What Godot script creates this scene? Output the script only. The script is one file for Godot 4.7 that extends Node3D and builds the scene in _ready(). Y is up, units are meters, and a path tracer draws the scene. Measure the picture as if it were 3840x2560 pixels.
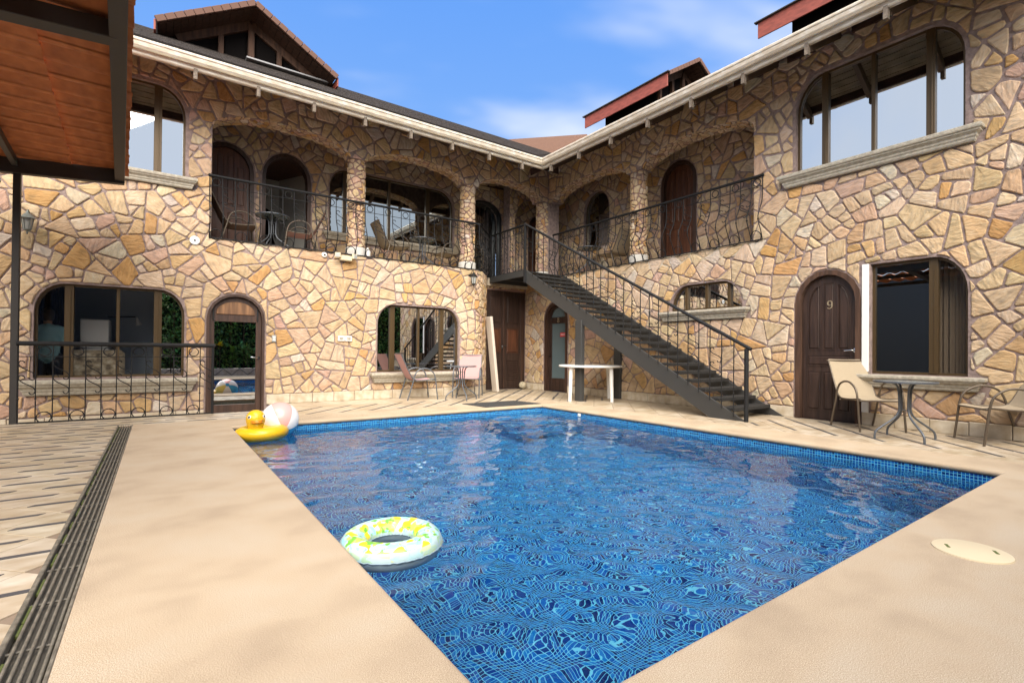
extends Node3D

# ------------------------------------------------------------------ mesh builder
class MB:
	var v := PackedVector3Array()
	var n := PackedVector3Array()
	var t := PackedVector2Array()
	var c := PackedColorArray()
	var i := PackedInt32Array()
	var col := Color.WHITE
	func vert(p: Vector3, nn: Vector3, uv := Vector2.ZERO) -> int:
		v.append(p); n.append(nn); t.append(uv); c.append(col)
		return v.size() - 1
	func face(a: int, b: int, d: int) -> void:   # counter-clockwise seen from outside
		i.append(a); i.append(d); i.append(b)
	func tri(a: Vector3, b: Vector3, d: Vector3, ua := Vector2.ZERO, ub := Vector2.ZERO, ud := Vector2.ZERO) -> void:
		var nn := (b - a).cross(d - a).normalized()
		face(vert(a, nn, ua), vert(b, nn, ub), vert(d, nn, ud))
	func quad(a: Vector3, b: Vector3, d: Vector3, e: Vector3, uvs := []) -> void:
		var nn := (d - a).cross(e - b).normalized()
		var u0 := Vector2.ZERO; var u1 := Vector2(1, 0); var u2 := Vector2(1, 1); var u3 := Vector2(0, 1)
		if uvs.size() == 4:
			u0 = uvs[0]; u1 = uvs[1]; u2 = uvs[2]; u3 = uvs[3]
		var a0 := vert(a, nn, u0); var b0 := vert(b, nn, u1); var d0 := vert(d, nn, u2); var e0 := vert(e, nn, u3)
		face(a0, b0, d0); face(a0, d0, e0)
	func squad(a: Vector3, b: Vector3, d: Vector3, e: Vector3, na: Vector3, nb: Vector3, nd: Vector3, ne: Vector3, ua := Vector2.ZERO, ub := Vector2.ZERO, ud := Vector2.ZERO, ue := Vector2.ZERO) -> void:
		var a0 := vert(a, na, ua); var b0 := vert(b, nb, ub); var d0 := vert(d, nd, ud); var e0 := vert(e, ne, ue)
		face(a0, b0, d0); face(a0, d0, e0)
	func box(ctr: Vector3, size: Vector3, bev := 0.004, xf := Transform3D.IDENTITY) -> void:
		var h := size * 0.5
		bev = minf(bev, minf(h.x, minf(h.y, h.z)) * 0.6)
		var P := func(sx: float, sy: float, sz: float, ax: int) -> Vector3:
			var p := Vector3(sx * h.x, sy * h.y, sz * h.z)
			if ax != 0: p.x -= sx * bev
			if ax != 1: p.y -= sy * bev
			if ax != 2: p.z -= sz * bev
			return xf * (ctr + p)
		for s in [-1.0, 1.0]:
			_q(P.call(s, -1, -1, 0), P.call(s, 1, -1, 0), P.call(s, 1, 1, 0), P.call(s, -1, 1, 0), s > 0)
			_q(P.call(-1, s, -1, 1), P.call(-1, s, 1, 1), P.call(1, s, 1, 1), P.call(1, s, -1, 1), s > 0)
			_q(P.call(-1, -1, s, 2), P.call(1, -1, s, 2), P.call(1, 1, s, 2), P.call(-1, 1, s, 2), s > 0)
		for s in [-1.0, 1.0]:
			for w in [-1.0, 1.0]:
				_q(P.call(s, w, -1, 0), P.call(s, w, -1, 1), P.call(s, w, 1, 1), P.call(s, w, 1, 0), s * w > 0)
				_q(P.call(s, -1, w, 0), P.call(s, -1, w, 2), P.call(s, 1, w, 2), P.call(s, 1, w, 0), s * w < 0)
				_q(P.call(-1, s, w, 1), P.call(-1, s, w, 2), P.call(1, s, w, 2), P.call(1, s, w, 1), s * w > 0)
				for q in [-1.0, 1.0]:
					var a: Vector3 = P.call(s, w, q, 0); var b: Vector3 = P.call(s, w, q, 1); var d: Vector3 = P.call(s, w, q, 2)
					if s * w * q > 0: tri(a, b, d)
					else: tri(a, d, b)
	func _q(a: Vector3, b: Vector3, d: Vector3, e: Vector3, ok: bool) -> void:
		if ok: quad(a, b, d, e)
		else: quad(a, e, d, b)
	func bar(a: Vector3, b: Vector3, w: float, h: float, bev := 0.003, up := Vector3.UP) -> void:
		var z := (b - a).normalized()
		if absf(z.dot(up)) > 0.98: up = Vector3.BACK
		var x := up.cross(z).normalized()
		var y := z.cross(x)
		box(Vector3.ZERO, Vector3(w, h, a.distance_to(b)), bev, Transform3D(Basis(x, y, z), (a + b) * 0.5))
	func tube(p: PackedVector3Array, r: float, sides := 6, r2 := -1.0, caps := true) -> void:
		var m := p.size()
		if r2 < 0: r2 = r
		var tan0 := (p[1] - p[0]).normalized()
		var x := Vector3.UP.cross(tan0)
		if x.length() < 0.1: x = Vector3.RIGHT.cross(tan0)
		x = x.normalized()
		var base := v.size()
		var len := 0.0
		for k in m:
			var tn: Vector3
			if k == 0: tn = p[1] - p[0]
			elif k == m - 1: tn = p[m - 1] - p[m - 2]
			else: tn = (p[k + 1] - p[k]).normalized() + (p[k] - p[k - 1]).normalized()
			tn = tn.normalized()
			if k > 0: len += p[k].distance_to(p[k - 1])
			x = (x - tn * x.dot(tn)).normalized()
			var y := tn.cross(x)
			var rr := lerpf(r, r2, float(k) / float(m - 1))
			for s in sides + 1:
				var a := TAU * s / sides
				var d := x * cos(a) + y * sin(a)
				vert(p[k] + d * rr, d, Vector2(float(s) / sides, len))
		for k in m - 1:
			for s in sides:
				var a := base + k * (sides + 1) + s
				face(a, a + 1, a + sides + 2); face(a, a + sides + 2, a + sides + 1)
		if caps:
			for e in 2:
				var k: int = 0 if e == 0 else m - 1
				var nn: Vector3 = (p[0] - p[1]).normalized() if e == 0 else (p[m - 1] - p[m - 2]).normalized()
				var cc := vert(p[k], nn)
				var f := v.size()
				for s in sides: vert(v[base + k * (sides + 1) + s], nn)
				for s in sides:
					if e == 0: face(cc, f + (s + 1) % sides, f + s)
					else: face(cc, f + s, f + (s + 1) % sides)
	func lathe(prof: PackedVector2Array, segs := 16, xf := Transform3D.IDENTITY, sharp := 0.7) -> void:
		var m := prof.size()
		var sn: Array[Vector2] = []
		for k in m - 1:
			var d := prof[k + 1] - prof[k]
			sn.append(Vector2(d.y, -d.x).normalized())
		for k in m - 1:
			var n0: Vector2 = sn[k]; var n1: Vector2 = sn[k]
			if k > 0 and sn[k - 1].dot(sn[k]) > sharp: n0 = (sn[k - 1] + sn[k]).normalized()
			if k < m - 2 and sn[k + 1].dot(sn[k]) > sharp: n1 = (sn[k + 1] + sn[k]).normalized()
			var f := v.size()
			for s in segs + 1:
				var a := TAU * s / segs
				var ca := cos(a); var sa := sin(a)
				vert(xf * Vector3(prof[k].x * ca, prof[k].y, -prof[k].x * sa), (xf.basis * Vector3(n0.x * ca, n0.y, -n0.x * sa)).normalized(), Vector2(float(s) / segs, float(k) / (m - 1)))
				vert(xf * Vector3(prof[k + 1].x * ca, prof[k + 1].y, -prof[k + 1].x * sa), (xf.basis * Vector3(n1.x * ca, n1.y, -n1.x * sa)).normalized(), Vector2(float(s) / segs, float(k + 1) / (m - 1)))
			for s in segs:
				var a := f + s * 2
				face(a, a + 2, a + 3); face(a, a + 3, a + 1)
	func poly(pts: PackedVector2Array, h: float, flip := false, uvs := 1.0) -> void:   # flat polygon at local z = h facing +z
		var ix := Geometry2D.triangulate_polygon(pts)
		var f := v.size()
		for p in pts: vert(Vector3(p.x, p.y, h), Vector3(0, 0, -1 if flip else 1), p * uvs)
		for k in range(0, ix.size(), 3):
			var a := pts[ix[k]]; var b := pts[ix[k + 1]]; var d := pts[ix[k + 2]]
			var ccw := (b - a).cross(d - a) > 0
			if ccw != flip: face(f + ix[k], f + ix[k + 1], f + ix[k + 2])
			else: face(f + ix[k], f + ix[k + 2], f + ix[k + 1])
	func slab(pts: PackedVector2Array, h0: float, h1: float, bev := 0.0, back := false) -> void:   # prism along z, ccw outline
		var top := pts
		var m := pts.size()
		if bev > 0:
			top = S.inset(pts, bev)
			for k in m:
				var l := (k + 1) % m
				quad(Vector3(pts[k].x, pts[k].y, h1 - bev), Vector3(pts[l].x, pts[l].y, h1 - bev), Vector3(top[l].x, top[l].y, h1), Vector3(top[k].x, top[k].y, h1))
		poly(top, h1)
		for k in m:
			var l := (k + 1) % m
			quad(Vector3(pts[k].x, pts[k].y, h0), Vector3(pts[l].x, pts[l].y, h0), Vector3(pts[l].x, pts[l].y, h1 - bev), Vector3(pts[k].x, pts[k].y, h1 - bev))
		if back: poly(pts, h0, true)
	func ring(o: PackedVector2Array, q: PackedVector2Array, h0: float, h1: float) -> void:   # frame between two outlines of equal count
		var m := o.size()
		for k in m:
			var l := (k + 1) % m
			quad(Vector3(o[k].x, o[k].y, h1), Vector3(o[l].x, o[l].y, h1), Vector3(q[l].x, q[l].y, h1), Vector3(q[k].x, q[k].y, h1))
			quad(Vector3(o[k].x, o[k].y, h0), Vector3(o[l].x, o[l].y, h0), Vector3(o[l].x, o[l].y, h1), Vector3(o[k].x, o[k].y, h1))
			quad(Vector3(q[l].x, q[l].y, h0), Vector3(q[k].x, q[k].y, h0), Vector3(q[k].x, q[k].y, h1), Vector3(q[l].x, q[l].y, h1))
	func sweep(path: Array[Transform3D], prof: PackedVector2Array, closed_prof := false) -> void:   # profile in each frame's xy
		var m := prof.size() - (0 if closed_prof else 1)
		for k in path.size() - 1:
			for j in m:
				var l := (j + 1) % prof.size()
				var a := path[k] * Vector3(prof[j].x, prof[j].y, 0); var b := path[k] * Vector3(prof[l].x, prof[l].y, 0)
				var d := path[k + 1] * Vector3(prof[l].x, prof[l].y, 0); var e := path[k + 1] * Vector3(prof[j].x, prof[j].y, 0)
				quad(a, b, d, e)
	func mesh() -> ArrayMesh:
		var arr := []
		arr.resize(Mesh.ARRAY_MAX)
		arr[Mesh.ARRAY_VERTEX] = v; arr[Mesh.ARRAY_NORMAL] = n; arr[Mesh.ARRAY_TEX_UV] = t; arr[Mesh.ARRAY_COLOR] = c; arr[Mesh.ARRAY_INDEX] = i
		var m := ArrayMesh.new()
		if i.size(): m.add_surface_from_arrays(Mesh.PRIMITIVE_TRIANGLES, arr)
		return m

class S:
	static func inset(p: PackedVector2Array, d: float) -> PackedVector2Array:
		var o := PackedVector2Array()
		var m := p.size()
		for k in m:
			var a := (p[k] - p[(k + m - 1) % m]).normalized()
			var b := (p[(k + 1) % m] - p[k]).normalized()
			var na := Vector2(-a.y, a.x); var nb := Vector2(-b.y, b.x)
			var s := na + nb
			var q := s.length_squared()
			o.append(p[k] + (s * (2.0 / q) * d if q > 0.6 else s.normalized() * d * 1.6))
		return o
	static func rect(u0: float, v0: float, u1: float, v1: float) -> PackedVector2Array:
		return PackedVector2Array([Vector2(u0, v0), Vector2(u1, v0), Vector2(u1, v1), Vector2(u0, v1)])
	static func rtop(u0: float, u1: float, v0: float, v1: float, rx: float, ry: float, l := true, r := true, k := 7) -> PackedVector2Array:
		var o := PackedVector2Array([Vector2(u0, v0), Vector2(u1, v0)])
		if r:
			for j in k + 1:
				var a := PI * 0.5 * j / k
				o.append(Vector2(u1 - rx + rx * cos(a), v1 - ry + ry * sin(a)))
		else: o.append(Vector2(u1, v1))
		if l:
			for j in k + 1:
				var a := PI * 0.5 * (1.0 + float(j) / k)
				var q := Vector2(u0 + rx + rx * cos(a), v1 - ry + ry * sin(a))
				if o[o.size() - 1].distance_to(q) > 0.004: o.append(q)
		else: o.append(Vector2(u0, v1))
		return o
	static func clip_half(p: PackedVector2Array, o: Vector2, d: Vector2) -> PackedVector2Array:   # keep points with (p - o).d <= 0
		var r := PackedVector2Array()
		var m := p.size()
		for k in m:
			var a := p[k]; var b := p[(k + 1) % m]
			var da := (a - o).dot(d); var db := (b - o).dot(d)
			if da <= 0: r.append(a)
			if (da < 0 and db > 0) or (da > 0 and db < 0): r.append(a.lerp(b, da / (da - db)))
		return r
	static func area(p: PackedVector2Array) -> float:
		var s := 0.0
		for k in p.size(): s += p[k].cross(p[(k + 1) % p.size()])
		return s * 0.5
	static func ctr(p: PackedVector2Array) -> Vector2:
		var s := Vector2.ZERO
		for q in p: s += q
		return s / p.size()
	static func smooth(pts: Array, per := 4) -> PackedVector3Array:   # Catmull-Rom
		var o := PackedVector3Array()
		var m := pts.size()
		for k in m - 1:
			var a: Vector3 = pts[maxi(k - 1, 0)]; var b: Vector3 = pts[k]; var d: Vector3 = pts[k + 1]; var e: Vector3 = pts[mini(k + 2, m - 1)]
			for j in per: o.append(b.cubic_interpolate(d, a, e, float(j) / per))
		o.append(pts[m - 1])
		return o

# ------------------------------------------------------------------ scene helpers
var M := {}
var used := {}
var rng := RandomNumberGenerator.new()
var FA := Transform3D(Basis(Vector3.RIGHT, Vector3.UP, Vector3.BACK), Vector3(0, 0, -10.15))
var FB := Transform3D(Basis(Vector3.BACK, Vector3.UP, Vector3.LEFT), Vector3(8.35, 0, 0))

func numbered(parent: Node, called: String) -> String:
	var key := str(parent.get_instance_id()) + called
	used[key] = used.get(key, -1) + 1
	return called if used[key] == 0 else "%s_%03d" % [called, used[key]]

func tag(o: Node, label: String, category: String, group := "") -> Node:
	o.set_meta("label", label); o.set_meta("category", category)
	if group: o.set_meta("group", group)
	return o

func thing(called: String, label: String, category: String, at := Vector3.ZERO, turn := 0.0, group := "") -> Node3D:
	var o := Node3D.new()
	o.name = numbered(self, called)
	add_child(o)
	o.position = at; o.rotation.y = turn
	tag(o, label, category, group)
	return o

func part(called: String, mb: MB, m: Material, parent: Node, xf = null) -> MeshInstance3D:   # xf is a transform in the world, or null for the parent's own axes
	var o := MeshInstance3D.new()
	o.mesh = mb.mesh()
	if o.mesh.get_surface_count(): o.material_override = m
	else: o.set_meta("later", m)
	o.name = numbered(parent, called)
	parent.add_child(o)
	if xf != null: o.transform = (parent as Node3D).global_transform.affine_inverse() * (xf as Transform3D) if parent != self else xf
	return o

func again(src: MeshInstance3D, called: String, parent: Node, xf: Transform3D) -> MeshInstance3D:   # another copy of a part in the parent's axes
	var o := MeshInstance3D.new()
	o.mesh = src.mesh; o.material_override = src.material_override
	o.name = numbered(parent, called)
	parent.add_child(o)
	o.transform = xf
	return o

func holder(called: String, parent: Node) -> Node3D:
	var o := Node3D.new()
	o.name = numbered(parent, called)
	parent.add_child(o)
	return o

func setting(called: String, mb: MB, m: Material) -> MeshInstance3D:
	var o := part(called, mb, m, self)
	o.set_meta("kind", "structure")
	return o

func copy_of(src: Node3D, at: Vector3, turn: float, label: String) -> Node3D:
	var o: Node3D = src.duplicate()
	o.name = numbered(self, String(src.name).rstrip("0123456789").trim_suffix("_"))
	add_child(o)
	o.position = at; o.rotation = Vector3(0, turn, 0)
	o.set_meta("label", label)
	return o

func lin(r: float, g: float, b: float) -> Color: return Color(r, g, b).linear_to_srgb()

func mat(called: String, c: Color, rough := 0.7, metal := 0.0, spec := 0.5) -> StandardMaterial3D:
	var m := StandardMaterial3D.new()
	m.resource_name = called
	m.albedo_color = c; m.roughness = rough; m.metallic = metal; m.metallic_specular = spec
	M[called] = m
	return m

func noise_tex(sd: int, freq: float, c0: Color, c1: Color, oct := 4, size := 512, c2 = null, kind := FastNoiseLite.TYPE_SIMPLEX_SMOOTH) -> NoiseTexture2D:
	var f := FastNoiseLite.new()
	f.seed = sd; f.frequency = freq; f.noise_type = kind; f.fractal_octaves = oct
	var t := NoiseTexture2D.new()
	t.width = size; t.height = size; t.seamless = true; t.noise = f; t.generate_mipmaps = false
	var g := Gradient.new()
	g.set_color(0, c0); g.set_color(1, c1)
	if c2 != null:
		g.add_point(0.5, c2)
	t.color_ramp = g
	return t

func tri_tex(m: StandardMaterial3D, t: Texture2D, scale: Vector3, bump = null, bump_cm := 0.3, world := true) -> void:
	m.albedo_texture = t
	m.uv1_triplanar = true; m.uv1_world_triplanar = world; m.uv1_scale = scale
	if bump != null:
		m.heightmap_enabled = true; m.heightmap_texture = bump; m.heightmap_scale = bump_cm

func over_tex(m: StandardMaterial3D, t: Texture2D, scale: Vector3) -> void:
	m.detail_enabled = true; m.detail_albedo = t; m.detail_blend_mode = BaseMaterial3D.BLEND_MODE_MUL
	m.detail_uv_layer = BaseMaterial3D.DETAIL_UV_2; m.uv2_triplanar = true; m.uv2_world_triplanar = true; m.uv2_scale = scale

func grey(a: float) -> Color: return Color(a, a, a)

# ------------------------------------------------------------------ stonework
var PAL := [[0.53, 0.405, 0.27], [0.50, 0.385, 0.25], [0.55, 0.44, 0.315], [0.50, 0.335, 0.165], [0.48, 0.295, 0.125], [0.53, 0.37, 0.215], [0.56, 0.465, 0.355], [0.49, 0.355, 0.27], [0.53, 0.475, 0.40], [0.52, 0.405, 0.28], [0.55, 0.42, 0.29], [0.53, 0.375, 0.235], [0.50, 0.345, 0.275]]

func sites(r: Rect2, rmin: float, rmax: float, sd: int) -> Array:   # darts of two sizes: large slabs first, small fillers after
	rng.seed = sd
	var o := []
	var cell := rmax * 2.0
	var grid := {}
	var tries := int(r.get_area() / (rmin * rmin) * 7.0)
	for k in tries:
		var f := float(k) / tries
		var rad := lerpf(rmax, rmin, clampf(pow(f, 0.55) + rng.randf_range(-0.25, 0.2), 0.0, 1.0))
		var p := Vector2(rng.randf_range(r.position.x, r.end.x), rng.randf_range(r.position.y, r.end.y))
		var g := Vector2i(floori(p.x / cell), floori(p.y / cell))
		var ok := true
		for gx in 3:
			for gy in 3:
				for q in grid.get(g + Vector2i(gx - 1, gy - 1), []):
					if p.distance_to(q[0]) < (rad + q[1]) * 0.93:
						ok = false
						break
				if not ok: break
			if not ok: break
		if ok:
			var e := [p, rad]
			o.append(e)
			if not grid.has(g): grid[g] = []
			grid[g].append(e)
	return o

var upper_gap := 0.0

func stout(p: PackedVector2Array) -> float:   # area against perimeter, with a penalty for three-sided pieces
	var L := 0.0; var sharp := 0.0
	for k in p.size():
		var a := p[(k + p.size() - 1) % p.size()] - p[k]; var b := p[(k + 1) % p.size()] - p[k]
		L += b.length()
		if absf(a.angle_to(b)) < 0.95: sharp += 0.12
	return 12.566 * absf(S.area(p)) / (L * L + 1e-9) * 0.4 - sharp - (0.15 if p.size() < 4 else 0.0)

func split_stone(p: PackedVector2Array, stop: float, out: Array) -> void:   # break a slab across its long side until the pieces are small enough
	var A := absf(S.area(p))
	var lim := stop * rng.randf_range(0.45, 1.9)
	if A < lim or p.size() < 3:
		# now and then a corner breaks off as a small filler
		if p.size() >= 4 and A > stop * 0.55 and rng.randf() < 0.22:
			var k := rng.randi() % p.size()
			var q := p[k]; var u := p[(k + p.size() - 1) % p.size()]; var w := p[(k + 1) % p.size()]
			var f := rng.randf_range(0.28, 0.5)
			var m := q.lerp(u, f); var n := q.lerp(w, rng.randf_range(0.28, 0.5))
			var d := Vector2(-(n - m).y, (n - m).x).normalized()
			if (q - m).dot(d) < 0: d = -d
			var rest := S.clip_half(p, m, d)
			var bit := S.clip_half(p, m, -d)
			if rest.size() >= 3 and bit.size() >= 3:
				out.append(rest); out.append(bit)
				return
		out.append(p)
		return
	var c := S.ctr(p)
	var xx := 0.0; var xy := 0.0; var yy := 0.0
	for k in p.size():
		for t in 3:
			var q := p[k].lerp(p[(k + 1) % p.size()], t / 3.0) - c
			xx += q.x * q.x; xy += q.x * q.y; yy += q.y * q.y
	var best := -1.0
	var pa := PackedVector2Array(); var pb := PackedVector2Array()
	for t in 3:   # of a few possible breaks keep the one that leaves the stoutest pieces
		var ang := 0.5 * atan2(2.0 * xy, xx - yy) + rng.randf_range(-0.5, 0.5)
		var dir := Vector2(cos(ang), sin(ang))
		var lo := 1e9; var hi := -1e9
		for q in p:
			lo = minf(lo, (q - c).dot(dir)); hi = maxf(hi, (q - c).dot(dir))
		var o := c + dir * lerpf(lo, hi, rng.randf_range(0.34, 0.66))
		var a := S.clip_half(p, o, dir); var b := S.clip_half(p, o, -dir)
		var g := minf(stout(a), stout(b))
		if g > best:
			best = g; pa = a; pb = b
	split_stone(pa, stop, out)
	split_stone(pb, stop, out)

func flags(r: Rect2, rmin: float, rmax: float, gap: float, sd: int, region: PackedVector2Array, holes: Array, least := 0.0028) -> Array:
	var stop := PI * pow((rmin + rmax) * 0.5, 2.0) * 1.25
	var bigr := rmax * 2.3
	var st := sites(r.grow(bigr), rmax * 1.3, bigr, sd)
	var cells := []
	for e in st:
		var p: Vector2 = e[0]
		var poly := S.rect(p.x - bigr * 1.8, p.y - bigr * 1.8, p.x + bigr * 1.8, p.y + bigr * 1.8)
		for q in st:
			var d: Vector2 = q[0] - p
			var L := d.length()
			if L < 1e-6 or L > bigr * 3.6: continue
			var s: float = (L * L + e[1] * e[1] - q[1] * q[1]) / (2.0 * L)
			poly = S.clip_half(poly, p + d / L * s, d / L)
			if poly.size() < 3: break
		if poly.size() >= 3: split_stone(poly, stop, cells)
	var out := []
	for poly in cells:
		var ins := Geometry2D.offset_polygon(poly, -gap * (1.0 + upper_gap * smoothstep(3.3, 4.7, S.ctr(poly).y)) * rng.randf_range(0.34, 0.58), Geometry2D.JOIN_MITER)
		if ins.is_empty(): continue
		var q2 := PackedVector2Array()
		for k in ins[0].size():
			if q2.is_empty() or ins[0][k].distance_to(q2[q2.size() - 1]) > 0.018: q2.append(ins[0][k])
		if q2.size() < 3: continue
		var bits := [q2]
		if region.size(): bits = Geometry2D.intersect_polygons(q2, region)
		for h in holes:
			var nb := []
			for b in bits: nb.append_array(Geometry2D.clip_polygons(b, h))
			bits = nb
		for b in bits:
			if Geometry2D.is_polygon_clockwise(b): b.reverse()
			var a := S.area(b)
			if a < 0: 
				b.reverse(); a = -a
			if a < least: continue
			var w := Rect2(b[0], Vector2.ZERO)
			for x in b: w = w.expand(x)
			if minf(w.size.x, w.size.y) < 0.028: continue
			out.append(b)
	return out

func rough_outline(b: PackedVector2Array, amp: float, step: float) -> PackedVector2Array:
	# chop the corners, then break the edges up
	var m := b.size()
	var q := PackedVector2Array()
	for k in m:
		var a := b[(k + m - 1) % m]; var d := b[(k + 1) % m]
		var c1 := minf(0.032, b[k].distance_to(a) * 0.24) * rng.randf_range(0.3, 1.2)
		var c2 := minf(0.032, b[k].distance_to(d) * 0.24) * rng.randf_range(0.3, 1.2)
		q.append(b[k].move_toward(a, c1)); q.append(b[k].move_toward(d, c2))
	var r := PackedVector2Array()
	m = q.size()
	for k in m:
		var a := q[k]; var d := q[(k + 1) % m]
		r.append(a)
		var L := a.distance_to(d)
		if L > step * 1.4:
			var nn := Vector2(-(d - a).y, (d - a).x) / L
			r.append(a.lerp(d, rng.randf_range(0.38, 0.62)) + nn * rng.randf_range(-amp * 0.4, amp))
	return r

func stone_mesh(b: PackedVector2Array, map: Callable, high: float, amp := 0.007, step := 0.09, tone := 1.0) -> MB:
	var o := rough_outline(b, amp, step)
	var bev := minf(0.011, sqrt(absf(S.area(b))) * 0.09)
	var q := S.inset(o, bev)
	var m := o.size()
	var mb := MB.new()
	var pc = PAL[rng.randi() % PAL.size()]
	if rng.randf() < 0.35: pc = PAL[rng.randi() % 3]
	var k0 := rng.randf_range(0.86, 1.1) * tone
	mb.col = Color(pc[0] * k0, pc[1] * k0 * rng.randf_range(0.97, 1.03), pc[2] * k0 * rng.randf_range(0.9, 1.1))
	var off := Vector2(rng.randf(), rng.randf()) * 7.0
	var ang := rng.randf_range(-0.6, 0.6) + (PI * 0.5 if rng.randf() < 0.3 else 0.0)
	var cc := S.ctr(q)
	var tilt := Vector2(rng.randf_range(-0.03, 0.03), rng.randf_range(-0.03, 0.03))
	var P := PackedVector3Array(); var Q := PackedVector3Array(); var R := PackedVector3Array(); var UV := PackedVector2Array()
	for k in m:
		var z := high + tilt.dot(q[k] - cc) + rng.randf_range(-0.003, 0.003)
		Q.append(map.call(q[k], z)); P.append(map.call(o[k], z - bev * 0.85)); R.append(map.call(o[k], -0.004))
		UV.append((q[k] - cc).rotated(ang) * 1.3 + off)
	var c3: Vector3 = map.call(cc, high + rng.randf_range(0.0, 0.006))
	for k in m:
		var l := (k + 1) % m
		mb.tri(c3, Q[k], Q[l], off, UV[k], UV[l])
		var uv := [UV[k], UV[l], UV[l], UV[k]]
		mb.quad(P[k], P[l], Q[l], Q[k], uv)
		mb.quad(R[k], R[l], P[l], P[k], uv)
	return mb

func flat_map(p: Vector2, z: float) -> Vector3: return Vector3(p.x, p.y, z)

func lay(parent: MeshInstance3D, polys: Array, map: Callable, sd: int, high := 0.026, most := 300, tone := 1.0, amp := 0.007, step := 0.09) -> void:
	rng.seed = sd
	polys.sort_custom(func(a, b): return absf(S.area(a)) > absf(S.area(b)))
	var rest := MB.new()
	for k in polys.size():
		var mb := stone_mesh(polys[k], map, high * rng.randf_range(0.7, 1.25), amp, step, tone)
		if k < most: part("stone", mb, M.stone, parent)
		else:
			var f := rest.v.size()
			rest.v.append_array(mb.v); rest.n.append_array(mb.n); rest.t.append_array(mb.t); rest.c.append_array(mb.c)
			for x in mb.i: rest.i.append(x + f)
	if rest.i.size():
		var o := part("small_stone", rest, M.stone, parent)
		o.set_meta("kind", "stuff")

func wall_core(region: PackedVector2Array, holes: Array, thick: float) -> MB:   # prism with openings, cut at the middle of each opening so that no piece has a hole
	var mb := MB.new()
	var lo := 1e9; var hi := -1e9
	for p in region:
		lo = minf(lo, p.x); hi = maxf(hi, p.x)
	var cuts := [lo, hi]
	for h in holes: cuts.append(S.ctr(h).x)
	cuts.sort()
	for k in cuts.size() - 1:
		if cuts[k + 1] - cuts[k] < 1e-4: continue
		var bits := Geometry2D.intersect_polygons(region, S.rect(cuts[k], -10, cuts[k + 1], 20))
		for h in holes:
			var nb: Array[PackedVector2Array] = []
			for b in bits: nb.append_array(Geometry2D.clip_polygons(b, h))
			bits = nb
		for b in bits:
			if Geometry2D.is_polygon_clockwise(b): b.reverse()
			mb.slab(b, -thick, 0.0, 0.0, true)
	return mb

func grown(h: PackedVector2Array, d: float) -> PackedVector2Array:
	return Geometry2D.offset_polygon(h, d, Geometry2D.JOIN_ROUND)[0]

# ------------------------------------------------------------------ windows, doors, sills (children of a wing)
func window(wing: Node3D, F: Transform3D, op: Callable, mulls: Array, glass: Array, label := "", deep := 0.11) -> void:
	# op(d) gives the outline drawn in by d; mulls = [[u0, u1], ...]; glass = a material for each light
	var w := holder("window", wing)
	if label: w.set_meta("label", label)
	var o: PackedVector2Array = op.call(0.0)
	var q: PackedVector2Array = op.call(0.035)
	var lo := 1e9; var hi := -1e9; var bo := 1e9; var to := -1e9
	for p in o:
		lo = minf(lo, p.x); hi = maxf(hi, p.x); bo = minf(bo, p.y); to = maxf(to, p.y)
	var mb := MB.new()
	mb.ring(o, q, -deep - 0.02, -deep + 0.035)
	part("frame", mb, M.bronze, w, F)
	var us := [lo + 0.01]
	for m in mulls:
		mb = MB.new()
		var bits := Geometry2D.intersect_polygons(S.rect(m[0], bo + 0.02, m[1], to - 0.002), op.call(0.006))
		for b in bits:
			if Geometry2D.is_polygon_clockwise(b): b.reverse()
			mb.slab(b, -deep - 0.015, -deep + 0.048, 0.004)
			if m[1] - m[0] > 0.07:   # a sliding stile beside a fixed one: a groove between
				var g: float = (m[0] + m[1]) * 0.5
				mb.box(Vector3(g + 0.012, (bo + to) * 0.5 - 0.02, -deep + 0.05), Vector3(0.018, to - bo - 0.16, 0.016), 0.003)
		part("mullion", mb, M.bronze, w, F)
		us.append(m[0]); us.append(m[1])
	us.append(hi - 0.01)
	for k in range(0, us.size(), 2):
		var bits := Geometry2D.intersect_polygons(S.rect(us[k] - 0.004, bo, us[k + 1] + 0.004, to), op.call(0.02))
		mb = MB.new()
		for b in bits:
			if Geometry2D.is_polygon_clockwise(b): b.reverse()
			mb.slab(b, -deep - 0.006, -deep + 0.001, 0.0, true)
		part("pane", mb, glass[(k / 2) % glass.size()], w, F)

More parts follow.
